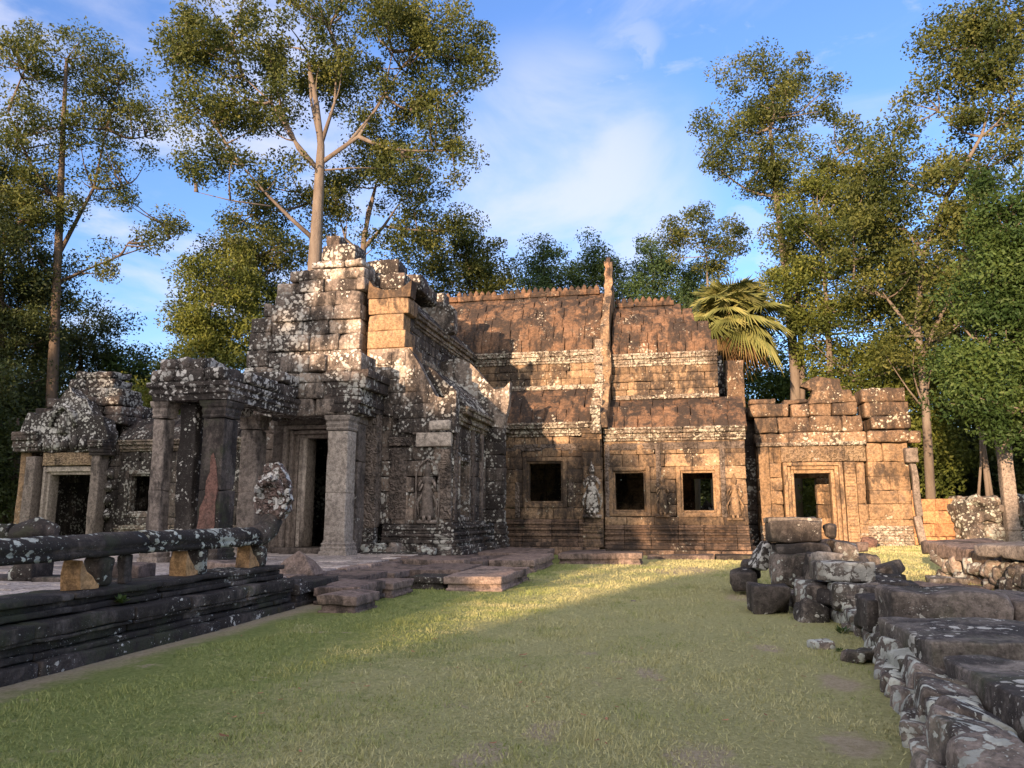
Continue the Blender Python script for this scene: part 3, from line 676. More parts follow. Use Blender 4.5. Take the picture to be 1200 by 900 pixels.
# ---- entrance pavilion with porch and wing
pav = thing('entrance_pavilion', (-9.5, 21.3, 0), 'tall block built entrance pavilion with dark open doorway and relief figure', 'temple')
def build_pav():
    w = MB()
    # main front, Y=21.3: courses follow the broken outline
    X = lambda px, py: atY(px, py, 21.3).x
    Z = lambda py, px=450: atY(px, py, 21.3).z
    right = [(0.3, 4.3, -6.27), (4.3, 4.72, -6.3)]
    door = (-11.4, -9.0, 0, 4.2)
    cs = courses(1.15, 4.72, -12.9, -6.30, .44, (4.3,)); wall(w, 'F', 21.3, cs, [door], depth=.7, lmin=.45, lmax=.95)
    # above the eaves the outline steps in to the right
    steps = [(4.72, 5.12, -12.9, -7.2), (5.12, 5.5, -12.95, -7.5), (5.5, 5.86, -12.95, -7.8)]
    wall(w, 'F', 21.34, steps, [], depth=.65, lmin=.5, lmax=.9)
    w.build('wall', 'wall', pav)
    t = MB()
    # lit right strip and centre strip of large clean blocks separated by an open joint
    zs = [5.86, 6.35, 6.9, 7.42, 7.92]
    for a, b, xr in zip(zs, zs[1:], (-7.55, -7.80, -7.86, -7.72)):
        t.box(-9.0, xr, 21.28+random.uniform(-.02, .02), 22.2, a+.006, b-.006, r=.03, amp=.01, tone=.9)
    t.prism([(-9.02, 7.93), (-7.66, 7.93), (-7.62, 8.42), (-7.80, 8.28), (-8.1, 8.16), (-8.5, 8.16), (-8.85, 8.3), (-9.0, 8.5)], 21.28, 21.75, 'XZ', amp=.012)
    t.build('corner_blocks', 'carved_pale' if False else 'gate', pav)['label'] = 'smooth sunlit sandstone blocks beside the open joint'
    t = MB()
    zs = [5.5, 5.86, 6.35, 6.85, 7.3, 7.75, 8.2]
    for i, (a, b) in enumerate(zip(zs, zs[1:])):
        wall(t, 'F', 21.12+(.04 if i % 2 else 0), [(a, b, -12.18+.02*i, -9.16+random.uniform(-.05, .03))], depth=1.2, lmin=.75, lmax=1.35, jit=.05, r=.035, amp=.014)
    # top weathered blocks
    wall(t, 'F', 21.25, [(8.2, 8.62, -12.1, -9.12), (8.62, 8.98, -11.65, -9.15), (8.98, 9.2, -10.9, -9.2)], depth=1.1, lmin=.6, lmax=1.1, jit=.06, r=.06, amp=.03)
    t.build('upper_wall', 'tower', pav)
    t = MB()
    zs = [5.5, 5.95, 6.5, 7.05, 7.55, 8.0]
    for i, (a, b) in enumerate(zip(zs, zs[1:])):
        t.box(-13.1+.05*i+(.35 if i == 4 else 0), -12.28, 21.35, 22.6, a+.005, b-.005, r=.035, amp=.02)
    t.build('left_buttress', 'tower', pav)
    # side and rear walls of the tower body
    t = MB()
    wall(t, 'R', -7.85, courses(5.86, 7.4, 21.9, 29.6, .42), depth=.5)
    wall(t, 'L', -13.1, courses(0, 6.0, 21.9, 31, .6), depth=.6, lmin=.9, lmax=1.4)
    t.box(-12.6, -8.0, 21.9, 28, 5.6, 5.75, r=.01, amp=0)
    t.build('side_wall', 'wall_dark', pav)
    # wing: side wall facing right, two narrow false windows
    w = MB(); w1 = (22.02, 23.02, 1.35, 3.0); w2 = (25.05, 26.55, 1.7, 3.15)
    wall(w, 'R', -6.27, courses(1.15, 4.1, 21.36, 28.0, .42, (1.25, 3.1, 3.25)), [(w1[0]-.1, w1[1]+.1, w1[2]-.1, w1[3]+.1), (w2[0]-.1, w2[1]+.1, w2[2]-.1, w2[3]+.1)], depth=.5)
    w.build('wing_wall', 'wall_dark', pav)
    opening_frame(pav, 'R', -6.27, *w1, .12, .04, .4, 'wall'); opening_frame(pav, 'R', -6.27, *w2, .12, .04, .4, 'wall')
    pb = MB(); mould_run(pb, 'R', -6.27, 21.2, 24.0, plinth(.3, 1.2, 1.2)); mould_run(pb, 'R', -6.27, 24.0, 24.9, plinth(.3, 1.2, 2.0)); mould_run(pb, 'R', -6.27, 24.9, 27.9, plinth(.3, 1.2, .9))
    pb.cut(); mould_run(pb, 'F', 21.3, -8.35, -6.2, plinth(.3, 1.15, .8)); pb.cut(); mould_run(pb, 'F', 21.3, -12.9, -11.2, plinth(.3, 1.15, .8))
    pb.build('plinth', 'wall_dark', pav)
    c = MB(); mould_run(c, 'R', -6.27, 21.75, 28.0, cornice(4.05, .55, .34)); c.cut(); mould_run(c, 'R', -7.85, 22.2, 29.4, cornice(7.2, .45, .2)); c.cut(); mould_run(c, 'R', -7.85, 22.2, 29.4, [(6.15, 6.3, .12)])
    c.build('cornice', 'frieze', pav)
    # shallow corner pier strips on the wing with colonnettes between the openings
    k = MB()
    for y, ww in ((21.55, .34), (23.45, .30), (24.6, .36), (26.95, .28), (27.6, .3)):
        k.cut().box(-6.45, -6.22, y-ww/2, y+ww/2, 1.2, 4.05, r=.02, amp=.008)
    k.build('wing_pilaster', 'carved', pav)
    # roofs of the wing
    r = MB()
    vault(r, 'X', (-6.02, 4.62), (-7.85, 6.2), 21.75, 29.5, rows=3, bulge=1.25, rib=.33)
    vault(r, 'X', (-7.72, 7.65), (-10.1, 9.35), 22.15, 31.0, rows=5, bulge=1.35, rib=.31)
    vault(r, 'X', (-12.7, 7.65), (-10.1, 9.35), 22.15, 31.0, rows=3, bulge=1.35, rib=.9)
    r.box(-10.5, -9.7, 21.9, 31, 9.2, 9.42, r=.05, amp=.03)
    wall(r, 'L', -12.7, courses(5.9, 7.7, 22.2, 31, .6), depth=.5, lmin=.9, lmax=1.4)
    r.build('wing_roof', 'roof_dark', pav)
    # ragged dark stones crowning the tower, seen over the front wall
    b = MB()
    for px0, py0, px1, py1, Y, dd in ((378, 287, 416, 304, 22.0, .9), (383, 277, 398, 290, 22.3, .6), (430, 306, 466, 322, 22.6, 1.0), (428, 322, 474, 338, 22.1, 1.1), (466, 322, 492, 340, 23.0, .9), (484, 336, 503, 352, 24.0, .9), (500, 344, 520, 360, 26.5, .9)):
        a = atY(px0, py0, Y); d = atY(px1, py1, Y); b.cut().box(a.x, d.x, Y, Y+dd, d.z, a.z, r=.04, amp=.025, seg=.2)
    b.build('crowning_stone', 'roof_dark', pav)
    # gable sheets ending in upturned tips
    g = MB()
    g.prism([(-8.9, 4.5), (-6.2, 3.75), (-6.15, 4.95), (-6.22, 5.02), (-6.36, 4.90), (-6.55, 4.78), (-6.78, 4.84), (-6.95, 5.15), (-7.15, 5.5), (-7.35, 5.88), (-7.62, 6.3), (-8.9, 6.3)], 21.22, 21.62, 'XZ', amp=.014, seg=.2)
    wall(g, 'F', 21.17, [(3.78, 4.2, -7.9, -6.25), (4.2, 4.62, -8.1, -6.3), (4.62, 4.98, -8.2, -7.0), (4.98, 5.4, -8.6, -7.2), (5.4, 5.8, -8.7, -7.45), (5.8, 6.2, -8.75, -7.72)], depth=.3, lmin=.5, lmax=.9, jit=.02, r=.02, amp=.012)
    o = g.build('gable_sheet', 'tower', pav); o['label'] = 'sunlit stepped gable sheet with a concave rake and upturned tip'
    g = MB()
    g.prism([(-8.2, 4.4), (-5.62, 4.3), (-5.45, 5.1), (-5.42, 5.86), (-5.62, 5.66), (-5.95, 5.62), (-6.3, 5.95), (-6.6, 6.35), (-6.85, 6.6), (-7.2, 6.75), (-8.2, 6.6)], 25.1, 25.5, 'XZ', amp=.02, seg=.2)
    g.cut().prism([(-8.0, 7.6), (-7.45, 7.7), (-7.42, 8.55), (-7.6, 8.7), (-7.9, 8.62), (-8.3, 8.75), (-8.9, 9.3), (-9.6, 9.9), (-9.9, 9.7), (-9.7, 8.2)], 25.2, 25.6, 'XZ', amp=.03, seg=.2)
    g.build('gable_sheet', 'tower', pav)
    w = MB(); wall(w, 'R', -5.62, courses(1.15, 4.3, 25.1, 25.5, .44), depth=.8); mould_run(w, 'R', -5.62, 25.0, 25.6, plinth(0.2, 1.15, .5)); w.build('wing_pier', 'wall_dark', pav)
    # carved panels either side of the relief figure
    k = MB(); k.box(-8.16, -7.66, 21.24, 21.5, 1.3, 3.35, r=.02, amp=.006); k.cut().box(-6.62, -6.30, 21.24, 21.5, 1.3, 3.3, r=.02, amp=.006); k.cut().box(-8.2, -7.5, 21.2, 21.5, 3.4, 3.66, r=.02, amp=.008); k.cut().box(-7.5, -6.95, 21.19, 21.5, 3.72, 4.05, r=.02, amp=.01)
    k.build('carved_panel', 'carved', pav)
    k = MB(); k.box(-7.36, -6.30, 21.17, 21.5, 3.36, 3.78, r=.03, amp=.01, tone=.9); k.box(-6.95, -6.32, 21.12, 21.5, 3.82, 4.12, r=.05, amp=.02, tone=.9); k.build('plain_block', 'clean', pav)
    devata(pav, 'F', 21.27, -7.0, 1.22, 1.68, 'pillar', 'relief figure of a standing woman with one raised hand', True)
    # porch: pilaster, pillars, door frames, pediment
    k = MB(); k.box(-9.15, -8.42, 20.85, 21.3, 1.05, 4.6, r=.02, amp=.008, seg=.3); k.build('carved_pilaster', 'carved', pav)
    k = MB(); mould_run(k, 'F', 20.85, -9.15, -8.42, plinth(.3, 1.05, .5)); k.build('pilaster_base', 'wall_dark', pav)
    def pillar(x0, x1, y0, y1, z0, z1, mat, name='pillar', lean=(0, 0)):
        m = MB(); cx, cy = (x0+x1)/2, (y0+y1)/2; zc = z0+(z1-z0)*.44
        m.block((cx, cy, (z0+.38+zc)/2), (x1-x0, y1-y0, zc-z0-.38), r=.02, amp=.008, tone=.5)
        m.block((cx+lean[0]*.3, cy, (zc+z1-.42)/2), (x1-x0-.01, y1-y0-.01, z1-.42-zc-.006), r=.02, amp=.008, tone=.75)
        p = m.build(name, mat, pav)
        m = MB(); m.stack(x0, x1, y0, y1, [(z0, .09), (z0+.1, .09), (z0+.12, .05), (z0+.2, .07), (z0+.24, .03), (z0+.31, .05), (z0+.34, .01), (z0+.39, .01)]); m.build('pillar_base', mat, p)
        m = MB(); m.stack(x0, x1, y0, y1, [(z1-.40, .01), (z1-.36, .03), (z1-.32, .01), (z1-.24, .035), (z1-.17, .02), (z1-.12, .055), (z1-.04, .075), (z1, .075)]); m.build('pillar_capital', mat, p)
        return p
    pillar(-12.12, -11.78, 16.0, 16.36, .35, 4.10, 'pillar')['label'] = 'pale grey front pillar of the porch'
    m = MB(); m.block((-11.36, 16.45, 2.2), (.44, .42, 3.75), r=.03, amp=.02, taper=-.10, seg=.2, tone=.3, rot=(0, R(-1.2), 0)); m.build('pillar', 'pillar_dark', pav)['label'] = 'black leaning pillar speckled with white lichen'
    p2 = pillar(-10.80, -10.24, 16.0, 16.6, .35, 4.08, 'plinth'); p2['label'] = 'dark pillar with a red flaked scar'
    m = MB(); m.prism([(-10.70, .75), (-10.42, .75), (-10.33, 1.2), (-10.36, 1.7), (-10.30, 2.1), (-10.38, 2.5), (-10.45, 2.75), (-10.50, 2.86), (-10.55, 2.78), (-10.56, 2.6), (-10.54, 2.4), (-10.62, 2.2), (-10.60, 1.9), (-10.72, 1.6), (-10.78, 1.1)], 15.99, 16.06, 'XZ', amp=.014, seg=.1); m.build('flaked_scar', 'red', p2)
    pillar(-11.95, -11.4, 19.5, 20.0, .35, 4.2, 'pillar'); pillar(-9.32, -8.72, 19.5, 20.1, .35, 4.12, 'clean')['label'] = 'pale two drum pillar right of the doorway'
    # lintel and cornice of the outer porch
    m = MB()
    m.stack(-12.1, -10.15, 15.9, 16.7, [(4.10, 0), (4.22, .02), (4.26, .08), (4.36, .05), (4.42, .12), (4.52, .12)], tone=.4)
    wall(m, 'F', 15.86, [(4.53, 4.86, -12.25, -10.2), (4.86, 5.12, -12.0, -10.75)], depth=.9, lmin=.5, lmax=1.0, jit=.06, r=.07, amp=.04)
    m.box(-12.1, -11.6, 16.75, 19.5, 4.12, 4.6, r=.03, amp=.02); m.box(-12.1, -11.5, 16.8, 19.4, 4.62, 4.95, r=.05, amp=.03)
    m.stack(-10.78, -10.25, 16.75, 20.2, [(4.12, 0), (4.26, .02), (4.30, .08), (4.40, .05), (4.46, .12), (4.56, .12)], tone=.3)
    m.box(-10.95, -10.1, 16.8, 18.1, 4.58, 4.86, r=.06, amp=.04); m.box(-10.9, -10.15, 18.15, 19.4, 4.58, 4.9, r=.06, amp=.04, rot=(R(3), 0, 0))
    m.box(-11.7, -10.2, 18.6, 19.6, 4.92, 5.2, r=.06, amp=.04)
    m.build('porch_lintel', 'lintel_dark', pav)
    # door
    m = MB()
    wall(m, 'F', 20.3, [(.4, 1.6, -11.4, -11.05), (1.6, 2.9, -11.4, -11.05), (2.9, 4.0, -11.4, -11.05), (.4, 1.6, -9.35, -8.75), (1.6, 2.9, -9.35, -8.75), (2.9, 4.0, -9.35, -8.75)], depth=1.0)
    m.box(-11.4, -8.7, 20.28, 21.3, 3.98, 4.3, r=.02, amp=.01)
    d = m.build('door_surround', 'pillar', pav)
    m = MB()
    for k_, (o, yy) in enumerate(((0, 20.22), (.13, 20.36), (.24, 20.5))):
        a, b, top = -11.04+o, -9.36-o, 3.96-o
        m.box(a, a+.11, yy, yy+.4, .5, top, r=.015, amp=.005, tone=.8); m.box(b-.11, b, yy, yy+.4, .5, top, r=.015, amp=.005, tone=.8); m.box(a+.115, b-.115, yy+.002, yy+.4, top-.11, top, r=.015, amp=.005, tone=.8)
    m.box(-11.2, -9.2, 20.1, 21.2, .3, .52, r=.03, amp=.01)
    m.build('door_frame', 'pillar', pav)
    m = MB(); m.tube([(-10.45, 20.46, .52), (-10.45, 20.46, 3.6)], .07, 8, .8, .004); m.box(-10.66, -10.42, 20.5, 21.1, .52, 3.62, r=.02, amp=.008, tone=.8); m.build('colonnette', 'clean', pav)
    m = MB(); m.box(-12.9, -9.0, 25.5, 25.9, 0, 5.5, r=.02, amp=0); m.build('inner_wall', 'roof_dark', pav)
    # pediment over the door
    m = MB()
    wall(m, 'F', 19.48, [(4.14, 4.62, -11.0, -8.55), (4.62, 5.05, -11.02, -8.5), (5.05, 5.35, -10.95, -8.45), (5.36, 5.85, -10.85, -8.35)], depth=1.0, lmin=.5, lmax=.95, jit=.05, r=.05, amp=.025)
    m.build('pediment', 'frieze' if False else 'tower', pav)
    m = MB(); mould_run(m, 'R', -8.55, 19.5, 21.35, cornice(4.2, 1.2, .36), depth=.9); m.box(-11.0, -8.4, 20.4, 21.3, 4.3, 5.4, r=.03, amp=.02); m.build('porch_cornice', 'roof_dark', pav)
    m = MB(); m.prism([(-11.3, 4.1), (-10.9, 4.1), (-10.9, 4.2), (-10.95, 5.9), (-11.3, 5.7), (-11.5, 5.0)], 20.0, 21.3, 'XZ'); m.build('pediment_return', 'wall', pav)
    # rubble foot stones
    m = MB()
    for _ in range(16):
        x = random.uniform(-8.9, -6.3); m.block((x, 21.0+random.uniform(-.15, .1), .42), (random.uniform(.25, .5), .3, random.uniform(.2, .45)), rot=(0, 0, random.uniform(-.3, .3)), r=.07, amp=.03, seg=.15)
    m.build('foot_stones', 'rubble', pav)
build_pav()

# ---- right gatehouse
gate = thing('ruined_gatehouse', (5.5, 31, .25), 'sunlit golden ruined gatehouse with a framed doorway and broken top', 'gatehouse')
def build_gate():
    w = MB(); d = (4.20, 6.18, 0, 3.35)
    wall(w, 'F', 31.0, courses(.2, 4.05, 3.05, 8.45, .50, (3.35,)), [(3.95, 6.2, 0, 3.35), (6.9, 7.02, 1.9, 4.1)], depth=.75, lmin=.5, lmax=1.0, jit=.03)
    wall(w, 'R', 8.45, courses(.2, 4.05, 31.2, 33.6, .50), depth=.5)
    wall(w, 'L', 3.05, courses(.2, 4.6, 31.8, 33.6, .50), depth=.5)
    w.build('wall', 'gate', gate)
    u = MB()
    wall(u, 'F', 30.93, [(4.05, 4.5, 3.0, 7.05), (4.5, 5.12, 3.05, 6.95), (5.12, 5.62, 2.85, 4.35), (5.12, 5.62, 4.4, 6.8)], depth=.9, lmin=.6, lmax=1.4, jit=.06, r=.06, amp=.03)
    wall(u, 'F', 30.98, [(5.64, 5.86, 2.9, 3.9), (5.64, 5.8, 4.15, 5.0)], depth=.8, lmin=.5, lmax=.9, jit=.05, r=.06, amp=.03)
    # remaining piece of the arched pediment
    u.prism([(5.0, 5.62), (6.75, 5.62), (6.75, 5.85), (6.55, 5.8), (6.3, 6.1), (6.15, 6.5), (5.75, 6.62), (5.4, 6.66), (5.0, 6.5), (4.85, 6.28), (5.1, 6.22), (5.25, 6.3), (5.2, 6.0)], 30.9, 31.5, 'XZ', amp=.04, seg=.2)
    wall(u, 'F', 30.86, [(5.64, 6.1, 5.2, 6.7), (6.12, 6.5, 5.05, 6.25)], depth=.5, lmin=.6, lmax=.9, jit=.03, r=.08, amp=.04)
    u.build('upper_wall', 'gate_top', gate)
    u = MB()
    wall(u, 'F', 30.85, [(4.05, 4.5, 7.1, 8.95), (4.55, 5.05, 7.2, 8.62), (5.05, 5.6, 7.05, 8.6), (5.6, 6.12, 7.0, 8.5)], depth=1.4, lmin=.8, lmax=1.5, jit=.04, r=.07, amp=.035)
    u.build('corner_tower', 'gate_top', gate)
    k = MB(); mould_run(k, 'F', 30.93, 3.05, 7.0, [(3.98, 4.12, .14)], depth=.3); k.cut(); mould_run(k, 'F', 31.0, 3.05, 3.9, plinth(.1, 1.0, .6)); k.cut(); mould_run(k, 'F', 31.0, 6.5, 8.4, plinth(.1, 1.0, .6)); k.build('moulding', 'frieze', gate)
    # carved lintel and frame
    k = MB(); k.box(3.95, 6.95, 30.86, 31.3, 3.38, 3.97, r=.02, amp=.01, seg=.3); k.build('lintel', 'carved_pale', gate)
    k = MB()
    for i, o in enumerate((0, .14, .27)):
        yy = 30.86+.12*i; a, b, top = 4.0+o, 6.12-o, 3.36-o
        k.box(a, a+.13, yy, yy+.5, .2, top, r=.015, amp=.005, tone=.85); k.box(b-.13, b, yy, yy+.5, .2, top, r=.015, amp=.005, tone=.85); k.box(a+.135, b-.135, yy+.002, yy+.5, top-.13, top, r=.015, amp=.005, tone=.85)
    k.build('door_frame', 'gate', gate)
    k = MB(); k.box(6.16, 6.55, 30.84, 31.1, .35, 3.36, r=.02, amp=.01, seg=.3)
    for z in np.arange(.5, 3.3, .12): k.box(6.2, 6.5, 30.815, 30.9, z, z+.06, r=.015, amp=.004)
    k.build('fluted_pilaster', 'gate', gate)
    k = MB(); wall(k, 'F', 30.88, courses(.3, 3.3, 6.58, 6.88, .7), depth=.3); k.cut().box(3.1, 3.5, 30.9, 31.1, 1.0, 4.0, r=.02, amp=.01); k.build('side_pilaster', 'gate', gate)
    # leaning broken post at the right edge
    p0 = atY(1058, 640, 30.7); k = MB(); k.block((8.42, 30.6, 3.55), (.42, .4, .55), r=.04, amp=.02); k.block((8.5, 30.6, 2.3), (.22, .25, 1.9), rot=(0, R(-2), 0), r=.03, amp=.02); k.block((8.55, 30.6, .85), (.24, .28, 1.0), rot=(0, R(-8), 0), r=.04, amp=.03); k.build('broken_post', 'pillar', gate)
    # rear wall with its own opening, inner lit jamb
    k = MB(); wall(k, 'F', 33.6, courses(.1, 4.6, 3.05, 8.45, .6), [(4.75, 5.6, 0, 2.9)], depth=.5, lmin=.8, lmax=1.3); k.build('rear_wall', 'gate', gate)
    # threshold and fallen slabs in front
    k = MB(); k.box(3.9, 6.3, 30.3, 31.2, .15, .42, r=.04, amp=.02); k.box(4.6, 6.9, 29.7, 30.35, .1, .3, r=.05, amp=.03); k.build('threshold', 'step', gate)
build_gate()

# ---- side gallery and small pavilion on the left
gal = thing('side_gallery', (-17.5, 27, 0), 'low dark lichened gallery with square window openings behind the porch pillars', 'gallery')
def build_gal():
    wins = [(-21.45, -20.25, 1.45, 3.0), (-19.1, -18.05, 1.45, 2.95), (-16.4, -15.3, 1.45, 2.95)]
    w = MB(); wall(w, 'F', 27.1, courses(1.0, 3.9, -21.9, -13.0, .42, (1.3, 3.12)), [(a-.15, b+.15, c-.15, d+.15) for a, b, c, d in wins]); wall(w, 'B', 30.5, courses(0, 4, -21.9, -13, .6), depth=.5, lmin=.9, lmax=1.4); w.build('wall', 'wall_dark', gal)
    for q in wins: opening_frame(gal, 'F', 27.1, *q, .15, .035, .4, 'wall')
    p = MB(); mould_run(p, 'F', 27.1, -21.9, -13.0, plinth(0, 1.0)); p.cut(); mould_run(p, 'F', 27.1, -21.9, -13.0, cornice(3.9, .45, .28)); p.build('moulding', 'frieze', gal)
    r = MB(); vault(r, 'Y', (26.9, 4.4), (28.9, 5.6), -22.0, -13.0, rows=4, bulge=1.3, rib=.34, skip=lambda i, u, w: i == 3 and math.sin(u*1.9) > .2)
    vault(r, 'Y', (30.8, 4.3), (28.9, 5.5), -22.0, -13.0, rows=2, bulge=1.3, rib=1.2); r.box(-22, -13, 27.3, 30.4, 4.15, 4.25, r=.01, amp=0); r.build('roof', 'roof_dark', gal)
build_gal()
sp_ = thing('side_pavilion', (-24, 27, 0), 'small dark pavilion on the left with white lichened carved pediment over its doorway', 'pavilion')
def build_sp():
    w = MB(); wall(w, 'F', 26.9, courses(.6, 4.2, -25.9, -21.9, .45), [(-25.0, -22.5, 0, 3.4)], depth=.7)
    wall(w, 'R', -21.95, courses(.6, 5.2, 27.6, 31, .5), depth=.5); wall(w, 'L', -25.9, courses(.3, 5.2, 27.6, 31, .5), depth=.5, lmin=.8, lmax=1.3); wall(w, 'B', 31.2, courses(.3, 5.2, -25.9, -21.9, .6), [(-23.8, -23.1, .3, 2.6)], depth=.4); w.build('wall', 'wall_dark', sp_)
    p = MB(); p.box(-25.55, -25.1, 26.2, 26.7, .3, 3.7, r=.03, amp=.012, tone=.6); p.cut().box(-22.5, -22.1, 26.2, 26.7, .3, 3.7, r=.03, amp=.012, tone=.5); p.build('porch_pillar', 'pillar', sp_)
    p = MB(); p.box(-26.1, -25.6, 26.5, 27.0, .2, 4.6, r=.03, amp=.02, tone=.8); p.build('corner_pier', 'gate', sp_)['label'] = 'ochre corner pier with black foot'
    k = MB()
    for i, o in enumerate((0, .12)):
        yy = 26.5+.12*i; a, b, top = -24.95+o, -22.55-o, 3.3-o
        k.box(a, a+.12, yy, yy+.5, .4, top, r=.015, amp=.005, tone=.7); k.box(b-.12, b, yy, yy+.5, .4, top, r=.015, amp=.005, tone=.7); k.box(a+.125, b-.125, yy+.002, yy+.5, top-.2, top, r=.015, amp=.005, tone=.9)
    k.build('door_frame', 'clean', sp_)
    k = MB(); k.box(-24.9, -22.6, 26.35, 26.8, 3.33, 3.85, r=.02, amp=.01); k.build('lintel', 'carved_pale', sp_)
    m = MB(); m.prism([(-25.9, 3.88), (-22.0, 3.88), (-21.9, 4.6), (-22.2, 5.2), (-22.7, 5.35), (-23.1, 5.9), (-23.5, 6.1), (-23.9, 6.45), (-24.25, 6.0), (-24.7, 5.6), (-25.3, 5.4), (-25.7, 5.55), (-26.0, 5.0)], 26.3, 26.85, 'XZ', amp=.05, seg=.2)
    m.tube([(-24.55, 26.3, 4.9), (-24.5, 26.25, 5.4), (-24.0, 26.2, 5.75), (-23.5, 26.25, 5.4), (-23.45, 26.3, 4.9)], .13, 8, .3, .03); m.loft([(-24.0, 26.28, 4.6, .3, .15), (-24.0, 26.26, 5.0, .2, .14), (-24.0, 26.26, 5.3, .14, .12), (-24.0, 26.28, 5.45, .04, .04)], 10, .4, .02)
    for x in np.arange(-25.5, -22.2, .42): m.loft([(x, 26.28, 3.95, .16, .12), (x, 26.24, 4.15, .19, .14), (x, 26.26, 4.4, .12, .1), (x, 26.3, 4.5, .03, .03)], 8, .5, .02)
    m.build('pediment', 'pillar_dark', sp_)
    r = MB(); wall(r, 'F', 26.95, [(4.6, 5.0, -26.3, -25.0), (5.0, 5.4, -26.2, -21.9), (5.4, 5.8, -26.1, -22.0), (5.8, 6.2, -25.6, -22.1)], depth=1.5, jit=.08, r=.07, amp=.04)
    wall(r, 'F', 27.4, [(6.2, 6.6, -25.2, -22.3), (6.6, 7.05, -25.0, -22.8), (7.05, 7.35, -24.7, -22.95)], depth=1.2, lmin=.6, lmax=1.3, jit=.06, r=.08, amp=.05)
    r.box(-25.8, -22, 28, 31.3, 5.2, 5.9, r=.2, amp=.08); r.build('stepped_roof', 'roof_dark', sp_)
    c = MB(); mould_run(c, 'F', 26.2, -26.2, -25.0, cornice(3.9, .8, .2), depth=.6); c.cut(); mould_run(c, 'F', 26.2, -22.6, -21.9, cornice(3.7, .6, .2), depth=.6); c.build('cornice', 'roof_dark', sp_)
    q = MB(); mould_run(q, 'F', 26.9, -26.0, -25.0, plinth(0, .6)); q.cut(); mould_run(q, 'F', 26.9, -22.5, -21.9, plinth(0, .6)); mould_run(q, 'F', 26.3, -25.2, -22.3, [(0, .4, .1)], depth=.9); q.build('plinth', 'wall_dark', sp_)
    f = MB(); 
    for z in (1.2, 1.75, 2.3, 2.8): f.cut().loft([(-22.05, 26.75, z, .1, .08), (-22.05, 26.7, z+.15, .2, .14), (-22.05, 26.72, z+.3, .17, .12), (-22.05, 26.78, z+.42, .05, .05)], 8, random.random(), .03)
    f.build('carved_figure', 'pillar_dark', sp_)
build_sp()

# ---- boundary walls
def low_wall(name, x0, x1, y, z1, mat, label, depth=.6, lm=(.4, .8), base=None, ragged=.25, part='masonry', h=.3, miss=0, jt=.05, rr=.05):
    mb = MB(); b = gz((x0+x1)/2, y)-.1 if base is None else base
    cs = courses(b, z1, x0, x1, h); cs = [(a, c, u0+(random.uniform(0, ragged) if i > len(cs)-3 else 0), u1-(random.uniform(0, ragged) if i > len(cs)-3 else 0)) for i, (a, c, u0, u1) in enumerate(cs)]
    wall(mb, 'F', y, cs, depth=depth, lmin=lm[0], lmax=lm[1], jit=jt, r=rr, amp=.012, miss=miss)
    o = mb.build(name, mat, origin='base'); return tag(o, label, 'wall')
a = atY(1066, 583, 32.5); b = atY(1124, 600, 32.5)
low_wall('laterite_wall', 8.75, b.x+.1, 32.5, 2.0, 'laterite', 'low orange sunlit laterite wall right of the gatehouse', base=.1, h=.45, lm=(.8, 1.3), jt=.008, rr=.018)
low_wall('laterite_wall', 8.75, 9.3, 32.7, 2.35, 'laterite', 'short raised stub of orange wall touching the gatehouse', base=1.9, depth=.3, h=.2)
def rubble(name, x0, x1, y0, y1, z0, z1, n, mat, label, s=(.2, .5), cat='wall', face=None):
    mb = MB()
    mb.box(x0+.12, x1-.12, y0+.12, y1-.12, z0-.1, z1-.18, r=.05, amp=.05)
    for _ in range(n):
        t = random.random(); sz = (random.uniform(*s), random.uniform(*s), random.uniform(*s)*.75)
        q = random.random()
        if q < .42: x, y, z = random.uniform(x0, x1), y0+random.uniform(0, .12), random.uniform(z0, z1-.1)
        elif q < .75: x, y, z = (x0 if random.random() < .7 else x1)+random.uniform(-.02, .1), random.uniform(y0, y1), random.uniform(z0, z1-.1)
        else: x, y, z = random.uniform(x0, x1), random.uniform(y0, y1), z1-.12+random.uniform(-.05, .08)
        mb.block((x, y, z), sz, rot=(random.uniform(-.35, .35), random.uniform(-.35, .35), random.uniform(-.6, .6)), r=min(sz)*.28, amp=.03, seg=.14)
    o = mb.build(name, mat, origin='base'); return tag(o, label, cat)
rubble('rubble_wall', 10.5, 14.5, 31.5, 32.6, .1, 1.95, 150, 'rubble', 'dark heap like rubble wall at the foot of the forest', (.3, .75))
low_wall('boundary_wall', -44, -27, 33, 2.4, 'wall_dark', 'low mossy stone wall at the far left edge under the trees', base=0)
mb = MB(); a = atY(1184, 600, 31.2)
mb.block((a.x, 31.2, 2.35), (.42, .40, 4.3), rot=(0, R(.3), 0), r=.03, amp=.012, tone=.7)
for k in range(5): mb.block((a.x+.02, 31.2, .9+.0*k), (.5, .46, .1), r=.02, amp=.01, tone=.5) if k == 0 else None
tag(mb.build('stone_post', 'pillar', origin='base'), 'square grey stone post standing alone behind the rubble', 'post')

